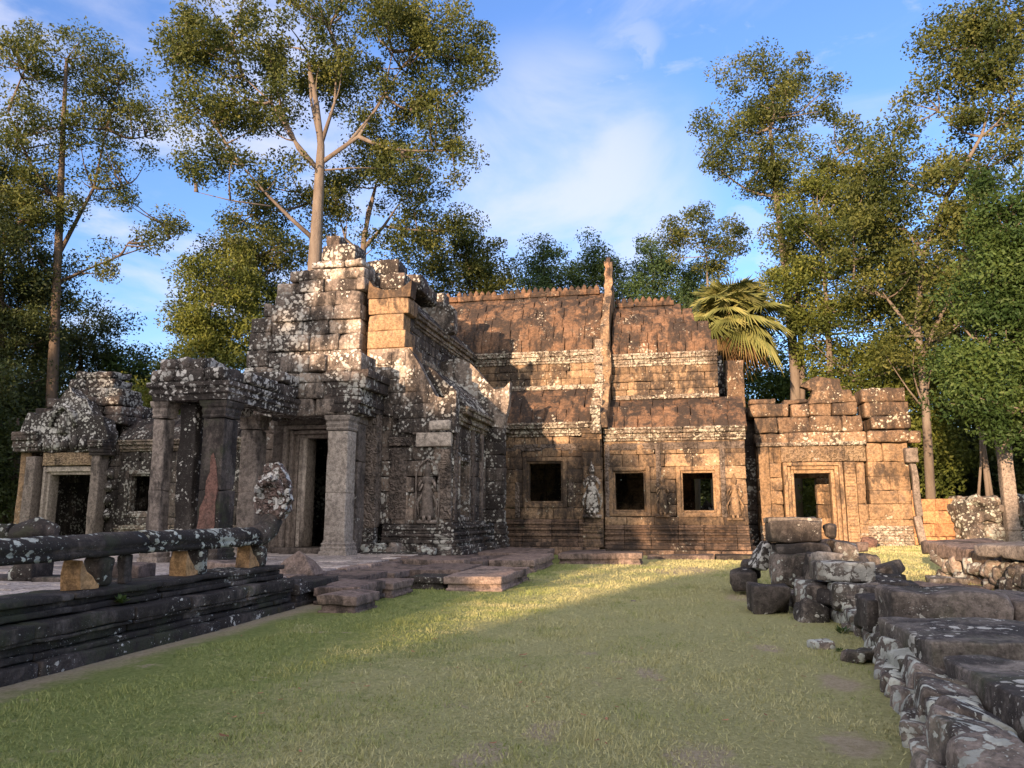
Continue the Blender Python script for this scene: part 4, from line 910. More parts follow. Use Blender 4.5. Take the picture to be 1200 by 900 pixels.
# ---- terrace with balustrade
ter = thing('terrace', (-9, 9, 0), 'raised stone terrace with a long dark moulded edge', 'terrace')
def build_ter():
    def run(mb, y0, y1, seg, prof, X=-5.95, depth=1.0):
        y = y0
        while y < y1-.05:
            e = min(y1, y+random.uniform(.8, 1.25)*seg)
            if y1-e < .35: e = y1
            t = random.random(); j = random.uniform(-.015, .015); tw = random.uniform(-.006, .006)
            for (a, b, o) in prof: mb.block((X+o+j-depth/2, (y+e)/2, (a+b)/2), (depth, e-y-.012, b-a-.004), rot=(0, 0, tw), r=.022, amp=.012, seg=.16, tone=t)
            y = e
    m = MB(); run(m, 2.0, 11.5, 1.5, [(-.12, .10, .02), (.10, .17, -.06)]); run(m, 2.0, 11.5, 1.2, [(.17, .27, -.10), (.27, .31, -.02), (.31, .46, .0)]); m.build('lower_edge', 'plinth', ter)
    m = MB(); run(m, 2.0, 11.55, 1.5, [(.46, .53, -.04), (.53, .60, -.09), (.60, .67, -.02)], X=-6.12, depth=.6); m.build('upper_edge', 'plinth', ter)
    # end face towards the hall
    m = MB()
    for i in range(5): m.box(-11.8+i*1.15, -10.68+i*1.15, 11.2, 12.0, 0, .42, r=.03, amp=.015)
    m.build('end_edge', 'plinth', ter)
    # paving
    m = MB(); y = 1.0
    while y < 20.2:
        h = random.uniform(.5, .8); x = -20.0
        while x < -6.55:
            wd = random.uniform(.6, 1.3); x2 = min(x+wd, -6.5 if y < 11.8 else -6.9)
            if x2-x > .1 and not (y > 12 and x > -7): m.block(((x+x2)/2, y+h/2, .28+random.uniform(-.012, .012)), (x2-x-.02, h-.02, .16), rot=(random.uniform(-.01, .01), random.uniform(-.01, .01), 0), r=.02, amp=.01, seg=.35)
            x += wd
        y += h
    m.build('paving', 'paving', ter)
    m = MB(); m.box(-20, -6.6, 1, 20.4, -.1, .21, r=.01, amp=0); m.box(-13, -7.0, 20.3, 21.4, 0, .34, r=.03, amp=.01); m.build('fill', 'step', ter)
    m = MB(); y = 12.0
    while y < 20.4:
        e = y+random.uniform(.6, 1.3); m.box(-7.3, -6.72+random.uniform(-.05, .08), y+.01, e-.01, .02, .36+random.uniform(-.03, .02), r=.035, amp=.02); y = e
    m.build('side_edge', 'step', ter)
build_ter()
bal = thing('balustrade', (-6.4, 9, .67), 'dark lichened naga balustrade rail on stubby posts along the terrace edge', 'balustrade')
def build_bal():
    m = MB()
    y = 2.0; 
    for e in (5.1, 8.35, 11.0):
        L = e-y; n = 16; V = []; t = random.random()
        prof = [(-.15, 0), (-.17, .05), (-.13, .085), (-.17, .12), (-.15, .19), (-.08, .245), (0, .265), (.08, .245), (.15, .19), (.17, .12), (.13, .085), (.17, .05), (.15, 0)]
        for i in range(n+1):
            yy = y+.006+(L-.012)*i/n
            for a, b in prof: V.append((-6.42+a, yy, 1.0+b))
        k = len(prof); V = wob(np.array(V), .014)
        F = [(i*k+j, i*k+j+1, (i+1)*k+j+1, (i+1)*k+j) for i in range(n) for j in range(k-1)]+[(i*k+k-1, i*k, (i+1)*k, (i+1)*k+k-1) for i in range(n)]
        F = [f[::-1] for f in F]
        base = m.n; m.add(V, F, t, True); m.NG.append((list(range(base, base+k)), t)); m.NG.append((list(range(base+(n+1)*k-1, base+n*k-1, -1)), t)); y = e
    # upswept neck
    m.tube([(-6.42, 10.95, 1.12), (-6.42, 11.2, 1.15), (-6.41, 11.38, 1.24), (-6.40, 11.5, 1.40), (-6.39, 11.52, 1.58)], [.165, .175, .18, .17, .14], 12, .5, .012)
    m.build('rail', 'rail', bal)
    # posts
    for (y, lab, mat) in ((3.9, 0, 'rail'), (7.62, 1, 'rail'), (9.45, 0, 'rail'), (11.05, 0, 'rail')):
        m = MB(); m.block((-6.42, y+.10, .84), (.26, .22, .34), r=.05, amp=.025, seg=.1, taper=.10); p = m.build('post', mat, bal)
        m = MB(); a_ = random.uniform(.85, 1.15)
        m.prism([(y-.30*a_, .675), (y+.0, .675), (y+.01, .72), (y-.05, .76), (y-.09, .82), (y-.17, .88), (y-.22, .95), (y-.27*a_, 1.0), (y-.31*a_, .86)], -6.54, -6.31, 'YZ', amp=.02, seg=.06)
        m.build('broken_face', 'ochre', p)['label'] = 'freshly broken ochre stone face'
    m = MB(); m.block((-6.40, 8.15, .83), (.12, .13, .33), rot=(R(6), 0, 0), r=.02, amp=.012, seg=.1); m.build('post', 'plinth', bal)
    # naga head: fan of hoods
    m = MB(); hp = []
    for i in range(25):
        q = -2.6+5.2*i/24; rr = .34*(1+.14*abs(math.sin(i*1.35)))*(1.18 if abs(q) < .5 else 1.0)
        hp.append((rr*math.sin(q)*.95, 1.76+rr*math.cos(q)*1.18))
    hp += [(-.10, 1.50), (.10, 1.50)][::-1][:0]
    m.prism([(11.5+a*.35-6.42*0, b) if False else (-6.40+a*.9, b) for a, b in hp], 11.40, 11.60, 'XZ', amp=.024, seg=.08)
    for k in range(7):
        q = R(-66+22*k); bx_, bz = -6.40+.22*math.sin(q), 1.72+.27*math.cos(q)
        m.loft([(bx_, 11.40, bz-.09, .03, .03), (bx_, 11.37, bz-.04, .05, .055), (bx_, 11.35, bz+.02, .052, .06), (bx_, 11.38, bz+.09, .02, .03)], 8, .6, .01)
    m.build('naga_head', 'naga', bal)['label'] = 'fan shaped serpent head crusted white with lichen'
build_bal()
def slab(name, x0, x1, y0, y1, z0, z1, mat, label, rot=None, r=.035, amp=.02, seg=.16, cat='stone', taper=None, group=None, lip=False):
    mb = MB()
    if lip:
        zm = z0+(z1-z0)*.52; t = random.random()
        mb.box(x0+.05, x1-.05, y0+.05, y1-.05, z0, zm+.02, r=.03, amp=amp, seg=seg, tone=t)
        mb.box(x0+.02, x1-.02, y0+.02, y1-.02, z0, z0+(zm-z0)*.45, r=.02, amp=amp, seg=seg, tone=t)
        z0 = zm
    mb.block(((x0+x1)/2, (y0+y1)/2, (z0+z1)/2), (x1-x0, y1-y0, z1-z0), rot=rot, r=r*.7, amp=amp, seg=seg*.8, taper=taper, chip=2.0)
    return tag(mb.build(name, mat, origin='base'), label, cat, group)
def face_block(px0, py0, px1, py1, Y, depth, name, mat, label, **k):
    a = atY(px0, py0, Y); b = atY(px1, py1, Y)
    return slab(name, a.x, b.x, Y, Y+depth, b.z, a.z, mat, label, **k)
# fallen rail lying on the terrace at left
m = MB(); m.tube([(-17.6, 14.2, .98), (-15.3, 14.0, .98), (-13.75, 14.0, 1.02)], [.24, .25, .22], 10, .4, .03); m.tube([(-13.7, 14.0, 1.05), (-13.2, 14.0, 1.15), (-12.8, 14.1, 1.1)], [.2, .25, .12], 10, .3, .04)
m.box(-17, -16.5, 13.9, 14.4, .36, .78, r=.05, amp=.03); m.box(-14.6, -14.1, 13.8, 14.3, .36, .8, r=.05, amp=.03)
tag(m.build('fallen_rail', 'rail', origin='base'), 'dark broken balustrade rail lying beyond the near rail at far left', 'stone')
for (x, y, w_, h_, lab) in ((-9.3, 11.6, .9, .28, 'low flat block on the terrace behind the middle balustrade post'), (-10.8, 11.2, .5, .42, 'upright square stub on the terrace under the rail'), (-8.3, 13.2, 1.1, .22, 'long pinkish block on the terrace near the serpent head'), (-12.6, 9.4, .6, .3, 'ochre block on the terrace at the left edge')):
    slab('terrace_block', x-w_/2, x+w_/2, y, y+.45, .36, .36+h_, 'step' if 'pink' in lab or 'flat' in lab else 'rail', lab)
# pyramid shaped stone before the door
m = MB(); c = atZ(350, 672, .36)
P = np.array([[-.42, -.25, 0], [.46, -.3, 0], [.42, .3, 0], [-.4, .3, 0], [-.28, -.16, .27], [.18, -.14, .36], [.30, .06, .24], [-.18, .14, .33], [.02, -.05, .47]])
def hull(name, pts, mat, label, loc, cat='stone', sub=2, amp=.02):
    import bmesh
    bm = bmesh.new(); [bm.verts.new(p) for p in pts]; bmesh.ops.convex_hull(bm, input=bm.verts)
    bmesh.ops.bevel(bm, geom=list(bm.edges), offset=.02, segments=1, affect='EDGES')
    bmesh.ops.triangulate(bm, faces=bm.faces); bmesh.ops.subdivide_edges(bm, edges=bm.edges, cuts=sub, use_grid_fill=True)
    me = bpy.data.meshes.new(name); bm.to_mesh(me); bm.free()
    V = np.array([v.co[:] for v in me.vertices]); V = wob(V, amp); me.vertices.foreach_set('co', V.astype(np.float32).ravel())
    me.attributes.new('tone', 'FLOAT', 'FACE').data.foreach_set('value', np.full(len(me.polygons), .5, np.float32))
    me.materials.append(M[mat]); o = bpy.data.objects.new(name, me); COL.objects.link(o); o.location = loc; me.update(); return tag(o, label, cat)
hull('pointed_stone', P, 'red' if False else 'step', 'pointed reddish brown stone standing before the dark doorway', (c.x, c.y, .33), amp=.015)

# steps and slabs along the foot
def steps():
    S_ = [
     ('stone_slab', (-5.34, -4.68), (11.0, 11.9), (-.03, .27), 'step', 'square ended slab nearest the lawn at the foot of the terrace corner'),
     ('stone_slab', (-5.9, -5.1), (12.0, 13.3), (.0, .30), 'step', 'tilted dark slab behind the square ended slab'),
     ('stone_slab', (-5.7, -5.0), (13.35, 14.5), (-.02, .24), 'step', 'long low slab between the terrace corner and the broad step'),
     ('stone_slab', (-6.75, -5.95), (11.6, 13.2), (.0, .36), 'plinth', 'dark slab filling the angle beside the serpent head'),
     ('stone_slab', (-6.7, -5.8), (13.3, 15.2), (.0, .30), 'step', 'worn slab in the upper row beside the terrace side'),
     ('broad_step', (-4.50, -3.32), (14.8, 17.6), (-.03, .27), 'step', 'broad moulded step with a sunlit front edge running to the hall'),
     ('stone_slab', (-5.3, -4.55), (15.0, 16.1), (-.02, .22), 'plinth', 'small dark block left of the broad step'),
     ('stone_slab', (-5.9, -4.6), (16.2, 18.3), (-.02, .27), 'step', 'flat slab behind the broad step on its left'),
     ('stone_slab', (-6.7, -5.7), (15.3, 17.6), (.0, .28), 'step', 'pinkish row slab below the pavilion corner'),
     ('stone_slab', (-6.7, -5.1), (18.4, 20.9), (.0, .33), 'step', 'wide slab directly under the relief figure'),
     ('stone_slab', (-8.6, -6.8), (20.3, 21.0), (.05, .40), 'plinth', 'long kerb block at the base of the carved pilaster'),
     ('stone_slab', (-4.75, -3.55), (19.6, 22.6), (-.03, .30), 'step', 'sunlit upper step block leading to the left hall bay'),
     ('stone_slab', (-6.0, -4.8), (19.0, 22.4), (-.03, .26), 'step', 'shaded slab left of the upper step block'),
     ('stone_slab', (-5.9, -3.9), (22.7, 25.2), (-.03, .33), 'step', 'large slab in the corner where the wing meets the hall'),
     ('stone_slab', (-3.5, -1.05), (22.9, 24.0), (-.03, .31), 'step', 'wide moulded step lit by the sun before the hall fin'),
     ('stone_slab', (-3.6, -2.4), (24.1, 26.6), (-.03, .25), 'step', 'low slab behind the wide moulded step'),
     ('stone_slab', (-1.0, 1.1), (25.6, 26.4), (-.03, .14), 'step', 'thin kerb slab under the two right windows'),
     ('stone_slab', (1.15, 2.4), (25.7, 26.5), (-.02, .15), 'plinth', 'thin kerb slab at the right end of the hall'),
    ]
    for nm, X, Y, Z, mat, lab in S_:
        slab(nm, X[0], X[1], Y[0], Y[1], Z[0], Z[1], mat, lab, rot=(R(random.uniform(-1, 1)), R(random.uniform(-1, 1)), R(random.uniform(-2, 2))), r=.016, amp=.012, seg=.12, lip=(Z[1] > .2), group='loose slabs and steps at the foot of the temple')
steps()
m = MB(); y = 21.4
mould_run(m, 'R', -5.85, 21.2, 27.3, [(0, .16, .1), (.16, .28, .0)], depth=.6); mould_run(m, 'F', 20.95, -7.9, -5.85, [(.0, .17, .12), (.17, .3, .02)], depth=.5)
tag(m.build('kerb', 'step', origin='base'), 'double stepped kerb wrapping the foot of the dark wing wall', 'kerb')

# ---- ruined wall on the right
rw = thing('ruined_wall', (2.4, 10, 0), 'low ruined dry stone wall running from the right foreground towards the gate', 'wall')
def build_rw():
    m = MB()
    # coursed rubble face X ~ 2.05
    for (y0, y1, zt, x0, x1) in ((2.6, 7.0, .10, 2.02, 3.4), (7.0, 9.2, .20, 2.05, 3.4), (9.2, 12.3, .26, 2.15, 3.2), (12.3, 15.5, .45, 2.2, 3.3)):
        m.box(x0+.12, x1-.1, y0, y1, -.15, zt-.02, r=.03, amp=.02)
        y = y0
        while y < y1:
            L = random.uniform(.22, .5); z = -.06
            while z < zt-.02:
                h = min(random.uniform(.10, .24), zt-z+.04); m.block((x0+.12+random.uniform(-.03, .04), y+L/2, z+h/2), (.3, L*.98, h*1.04), rot=(random.uniform(-.18, .18), random.uniform(-.12, .12), random.uniform(-.12, .12)), r=min(.055, h*.3), amp=.02, seg=.09); z += h
            y += L
    o = m.build('rubble_core', 'rubble', rw)
    m = MB(); y = 3.2                                  # big foot stones leaning out below the copings
    while y < 11.6:
        L = random.uniform(.28, .6); x0 = 1.37+.167*(y-5.27)
        for k_, (dx, z, hh) in enumerate(((.18, .0, .20), (.30, .14, .24))):
            if k_ and y > 9.0: continue
            m.block((x0+dx+random.uniform(-.04, .04), y+L/2+random.uniform(-.1, .1), z+random.uniform(-.02, .03)), (.36, L, hh*random.uniform(.9, 1.3)), rot=(random.uniform(-.25, .25), random.uniform(-.1, .35), random.uniform(-.3, .3)), r=.035, amp=.02, seg=.08, chip=1.6)
        y += L*.92
    m.build('foot_stones', 'rubble', rw)
    m = MB()
    for _ in range(46):
        y = random.uniform(9.6, 15.0); m.block((random.uniform(2.15, 3.3), y, random.uniform(.2, .42+.12*(y > 12))), (random.uniform(.3, .7), random.uniform(.25, .6), random.uniform(.18, .36)), rot=(random.uniform(-.3, .3), random.uniform(-.3, .3), random.uniform(-1, 1)), r=.05, amp=.03, seg=.12)
    m.build('rubble_top', 'rubble_dark', rw)
build_rw()
def foreground():
    G_ = 'fallen and stacked stones of the ruined wall'
    slab('coping_slab', 2.0, 3.75, 4.62, 7.0, .11, .36, 'slab', 'great dark foreground coping slab at the bottom right corner', rot=(0, R(.6), R(-1.5)), amp=.022, seg=.14, r=.03, group=G_)
    slab('coping_slab', 2.02, 3.7, 2.2, 4.55, .10, .33, 'slab', 'nearest coping slab cut off by the frame', amp=.022, seg=.16, group=G_)
    slab('coping_slab', 1.98, 4.1, 7.15, 8.75, .22, .45, 'slab', 'second dark coping slab behind the great foreground one', rot=(0, R(-.5), R(1.5)), amp=.022, seg=.14, r=.03, group=G_)
    face_block(1043, 692, 1192, 741, 9.0, .75, 'long_block', 'slab_pale', 'long pale grey block with rounded right end lying on the coping slabs', r=.07, amp=.022, seg=.12, rot=(0, 0, R(-1)), group=G_)
    face_block(1192, 700, 1262, 742, 9.1, .7, 'rough_block', 'slab_pale', 'rough block continuing right of the long pale block', r=.06, amp=.03, group=G_)
    face_block(1014, 702, 1042, 742, 9.6, .6, 'stone_block', 'rubble_dark', 'black topped block touching the left end of the long pale block', r=.04, amp=.03, group=G_)
    face_block(1024, 680, 1062, 706, 11.6, 1.0, 'stone_block', 'rubble_dark', 'dark flat block behind the left end of the long pale block', r=.04, amp=.03, rot=(R(3), R(4), R(8)), group=G_)
    face_block(956, 659, 1027, 683, 11.8, .7, 'cap_block', 'slab', 'dark flat capping block on top of the lichened column of stones', r=.04, amp=.02, rot=(0, R(.8), 0), group=G_)
    face_block(973, 683, 1022, 713, 11.9, .6, 'stone_block', 'rubble', 'green grey lichened block directly under the flat capping block', r=.03, amp=.02, group=G_)
    face_block(976, 713, 1024, 742, 11.85, .6, 'stone_block', 'rubble', 'pale lichened block second below the capping block', r=.04, amp=.025, group=G_)
    face_block(1003, 738, 1026, 756, 11.3, .4, 'stone_block', 'rubble_dark', 'small dark foot stone at the bottom of the lichened column', r=.04, amp=.025, group=G_)
    face_block(940, 683, 974, 722, 12.1, .6, 'stone_block', 'rubble', 'cracked upright block left of the lichened column', r=.05, amp=.03, rot=(0, R(3), R(10)), group=G_)
    face_block(957, 649, 990, 662, 13.0, .5, 'pale_slab', 'clean', 'small pale fresh slab lying tilted behind the capping block', r=.03, amp=.015, rot=(R(-8), R(6), 0), group=G_)
    face_block(903, 611, 966, 636, 14.6, .9, 'top_block', 'rubble_dark', 'big dark moulded block crowning the pile in front of the gate', r=.05, amp=.03, group=G_)
    face_block(901, 607, 963, 613, 14.7, .85, 'top_slab', 'slab', 'thin dark lip slab on the crown of the pile', r=.02, amp=.015, group=G_)
    face_block(967, 617, 985, 634, 14.8, .5, 'knob_stone', 'rubble_dark', 'small rounded knob stone right of the crowning block', r=.08, amp=.04, rot=(0, R(12), 0), group=G_)
    face_block(910, 636, 975, 650, 14.4, .9, 'stone_block', 'rubble_dark', 'dark layered block just below the crowning block', r=.04, amp=.03, rot=(0, R(-2), 0), group=G_)
    face_block(908, 650, 950, 692, 14.2, .8, 'stone_block', 'rubble', 'tall rough block carrying the pile at its left', r=.07, amp=.05, group=G_)
    face_block(945, 650, 978, 684, 13.8, .8, 'stone_block', 'rubble_dark', 'broken dark block under the small pale slab', r=.07, amp=.05, rot=(0, R(6), R(5)), group=G_)
    face_block(978, 640, 1012, 662, 14.6, .9, 'stone_block', 'rubble', 'lichened lump right of the dark layered block', r=.09, amp=.06, rot=(0, R(8), 0), group=G_)
    face_block(985, 652, 1032, 672, 15.6, .9, 'stone_block', 'rubble_dark', 'low rough block behind the capping block', r=.07, amp=.05, group=G_)
    face_block(962, 633, 1010, 644, 17.5, 1.2, 'stone_slab', 'step', 'flat pinkish slab lying behind the pile near the gate door', r=.04, amp=.04, rot=(0, R(4), R(15)), group=G_)
    face_block(886, 634, 905, 672, 15.2, .5, 'leaning_stone', 'naga' if False else 'pillar_dark', 'lichen whitened stone leaning left against the pile', r=.06, amp=.04, rot=(0, R(26), R(6)), group=G_)
    face_block(856, 671, 890, 694, 15.0, .7, 'stone_block', 'rubble_dark', 'low rounded dark stone at the left tip of the pile', r=.10, amp=.05, group=G_)
    face_block(870, 656, 892, 676, 15.6, .5, 'stone_block', 'rubble_dark', 'dark stone below the leaning whitened stone', r=.08, amp=.04, group=G_)
    face_block(880, 687, 928, 721, 12.4, .55, 'stone_block', 'rubble_dark', 'dark squared block standing on a thin brown slab at the lawn edge', r=.03, amp=.02, rot=(0, R(1), R(5)), group=G_)
    face_block(886, 721, 938, 738, 12.3, .6, 'base_slab', 'step', 'thin brown slab under the dark squared block', r=.03, amp=.02, group=G_)
    face_block(926, 694, 950, 712, 12.9, .6, 'stone_block', 'slab', 'flat topped stone wedged beside the dark squared block', r=.04, amp=.03, group=G_)
    face_block(937, 706, 972, 748, 11.6, .5, 'leaning_block', 'rubble_dark', 'dark slumped block with a pale round lichen spot', r=.07, amp=.04, rot=(R(-10), R(14), R(12)), group=G_)
    # far right parallel wall
    G2 = 'stones of the far right ruined wall'
    rubble('rubble_wall', 5.95, 7.6, 14.0, 20.0, -.05, .62, 110, 'rubble', 'lichened rubble wall at the right edge behind the long pale block', (.22, .55))
    slab('wall_slab', 5.8, 7.3, 18.0, 20.6, .50, .80, 'step', 'long brown slab topping the left end of the right edge wall', rot=(R(1.5), R(-2), R(3)), r=.05, amp=.035, group=G2)
    slab('wall_slab', 5.9, 6.9, 16.9, 18.4, .32, .66, 'gate', 'warm squared block under the long brown slab', rot=(0, R(2), R(-4)), r=.05, amp=.03, group=G2)
    slab('wall_slab', 5.75, 7.6, 14.6, 16.9, .72, .96, 'clean', 'smooth pale sunlit slab tilted on top of the right edge rubble', rot=(R(-1), R(-3), R(8)), r=.06, amp=.03, group=G2)
    slab('wall_slab', 4.5, 5.6, 16.2, 17.3, -.02, .10, 'step', 'flat pinkish slab flush in the grass before the right edge wall', rot=(0, 0, R(12)), r=.03, amp=.03, group=G2)
    slab('wall_slab', 5.1, 5.8, 17.6, 18.5, -.02, .14, 'slab', 'small flat stone in the grass against the right edge wall', rot=(0, 0, R(-14)), r=.03, amp=.03, group=G2)
    # strewn stones on the grass
    for (px, py, s, lab) in ((963, 760, .12, 'small stone in the grass below the slumped block'), (997, 740, .10, 'small grey stone beside the leafy weed'), (1008, 775, .16, 'flat pale stone at the wall foot'), (1022, 766, .05, 'white chip of stone in the grass'), (742, 705, .035, 'tiny pale stone alone on the lawn')):
        p = atZ(px, py); slab('loose_stone', p.x-s, p.x+s, p.y-s*.8, p.y+s*.8, -.02, s*.8, 'rubble' if s > .06 else 'clean', lab, rot=(0, 0, random.random()), r=s*.3, amp=s*.2, seg=.06)
    p = atZ(1008, 636, .3)
    slab('loose_stone', 6.3, 6.75, 29.4, 29.8, .2, .65, 'red', 'reddish upright lump at the foot of the gatehouse', rot=(0, R(10), .4), r=.1, amp=.06)
foreground()
a = atY(821, 598, 35.5)
hull('lichened_stone', np.array([[-.4, -.2, 0], [.4, -.2, 0], [.35, .2, 0], [-.35, .2, 0], [-.3, 0, .8], [.25, 0, .9], [0, 0, 1.15]]), 'pillar_dark', 'white speckled stone seen through the right hall window', (a.x+.3, 35.5, .9), amp=.04)
slab('stone_plinth', a.x-.4, a.x+1.0, 35.1, 36.0, 0, .9, 'rubble', 'block behind the hall carrying the white speckled stone')

# ================================================================== TREES
def leaves(centers, radii, per, size, flat=.7, droop=.0):
    C = np.repeat(np.asarray(centers), per, 0); Rr = np.repeat(np.asarray(radii), per)
    n = len(C); d = RNG.normal(0, 1, (n, 3)); d /= np.linalg.norm(d, axis=1, keepdims=True)
    rad = RNG.random(n)**.45; P = C + d*(Rr*rad)[:, None]*np.array([1, 1, flat]); P[:, 2] -= droop*Rr*rad*rad
    nrm = RNG.normal(0, 1, (n, 3)); nrm[:, 2] += .7; nrm /= np.linalg.norm(nrm, axis=1, keepdims=True)
    t = np.cross(nrm, RNG.normal(0, 1, (n, 3))); t /= np.linalg.norm(t, axis=1, keepdims=True); b = np.cross(nrm, t)
    s = size*RNG.uniform(.6, 1.35, n)[:, None]
    V = np.stack([P-t*s*.62, P+b*s*.30+nrm*s*.05, P+t*s*.62, P-b*s*.30+nrm*s*.05], 1).reshape(-1, 3)
    return V, np.arange(4*n).reshape(-1, 4), n
def crown_mesh(lobes, D, sub, per, size, r0, seed=None, flat=.7):
    sub *= 4.2; r0 *= 1.2; per = int(per*1.75); size *= .74
    """lobes (px,py,rx,ry) at distance D -> clump centres; returns MB and centres"""
    C = []; Rd = []
    k = D/900
    for (cx, cy, rx, ry, *e) in lobes:
        dd = e[0] if e else 0.
        c = atD(cx, cy, D+dd); RX, RZ = rx*k, ry*k; RY = min(RX, RZ*1.3)*.9
        n = max(3, int(sub*(RX*RZ)/r0**2))
        u = Vector((math.cos(YAW), math.sin(YAW), 0)); v = Vector((-math.sin(YAW), math.cos(YAW), 0))
        for _ in range(n):
            d = RNG.normal(0, 1, 3); d /= np.linalg.norm(d); q = RNG.random()**.38
            C.append(tuple(c+u*(d[0]*RX*q)+v*(d[1]*RY*q)+Vector((0, 0, d[2]*RZ*q)))); Rd.append(r0*RNG.uniform(.6, 1.25))
    V, F, n = leaves(C, Rd, per, size, flat)
    mb = MB(); mb.add(V, F, .5, False); cl = np.repeat(RNG.random(len(C)), per)
    mb.tone[0] = np.clip(.55*RNG.random(n)+.6*cl-.08, 0, 1)
    return mb, C
def limb(mb, a, b, r0, r1, sag=.12, n=6):
    a = Vector(a); b = Vector(b); pts = []; L = (b-a).length; off = Vector(RNG.normal(0, L*.05, 3))
    for i in range(n+1):
        t = i/n; p = a.lerp(b, t); p.z -= sag*L*math.sin(t*math.pi)*(1-t*.3); p += off*math.sin(t*math.pi); pts.append(p)
    mb.tube(pts, [r0+(r1-r0)*(i/n)**.8 for i in range(n+1)], 7, .5); return pts
def tree(label, D, trunk, rad, lobes, leaf, sub=1.5, per=150, size=.17, r0=.95, bark='bark', group='trees around the temple', name='tree', limbs=(), twigs=.55, extra_trunks=(), flat=.7):
    tp = [atD(x, y, D) for x, y in trunk]; base = Vector(tp[0]); base.z = 0; tp[0] = base
    root = thing(name, base, label, 'tree', group)
    m = MB(); n = len(tp); m.tube(tp, [rad*(1-.75*i/(n-1)) for i in range(n)], 10, .5, .02)
    for et, er in extra_trunks:
        ep = [atD(x, y, D) for x, y in et]; m.tube(ep, [er*(1-.7*i/(len(ep)-1)) for i in range(len(ep))], 8, .5, .02)
    for lb in limbs:
        lp = [atD(q[0], q[1], D+(q[2] if len(q) > 2 else 0)) for q in lb[0]]; m.tube(lp, [lb[1]*(1-.8*i/(len(lp)-1)) for i in range(len(lp))], 8, .5, .01)
    cm, C = crown_mesh(lobes, D, sub, per, size, r0, flat=flat)
    allp = [p for p in tp[1:]]
    for lb in limbs: allp += [atD(q[0], q[1], D+(q[2] if len(q) > 2 else 0)) for q in lb[0]][1:]
    for (cx, cy, rx, ry, *e) in lobes:
        c = atD(cx, cy, D+(e[0] if e else 0)); src = min((p for p in allp if p.z < c.z+1), key=lambda p: (p-c).length, default=tp[-1])
        if (src-c).length > .5: allp += limb(m, src, c, rad*.30, rad*.10)[2:]
    for c in C:
        if random.random() < twigs:
            c = Vector(c); src = min(allp, key=lambda p: (p-c).length+(2 if p.z > c.z else 0)); 
            if .4 < (src-c).length < 7: limb(m, src, c, .035+.008*(src-c).length, .012, .06, 4)
    m.build('trunk', bark, root); cm.build('crown', leaf, root)
    return root
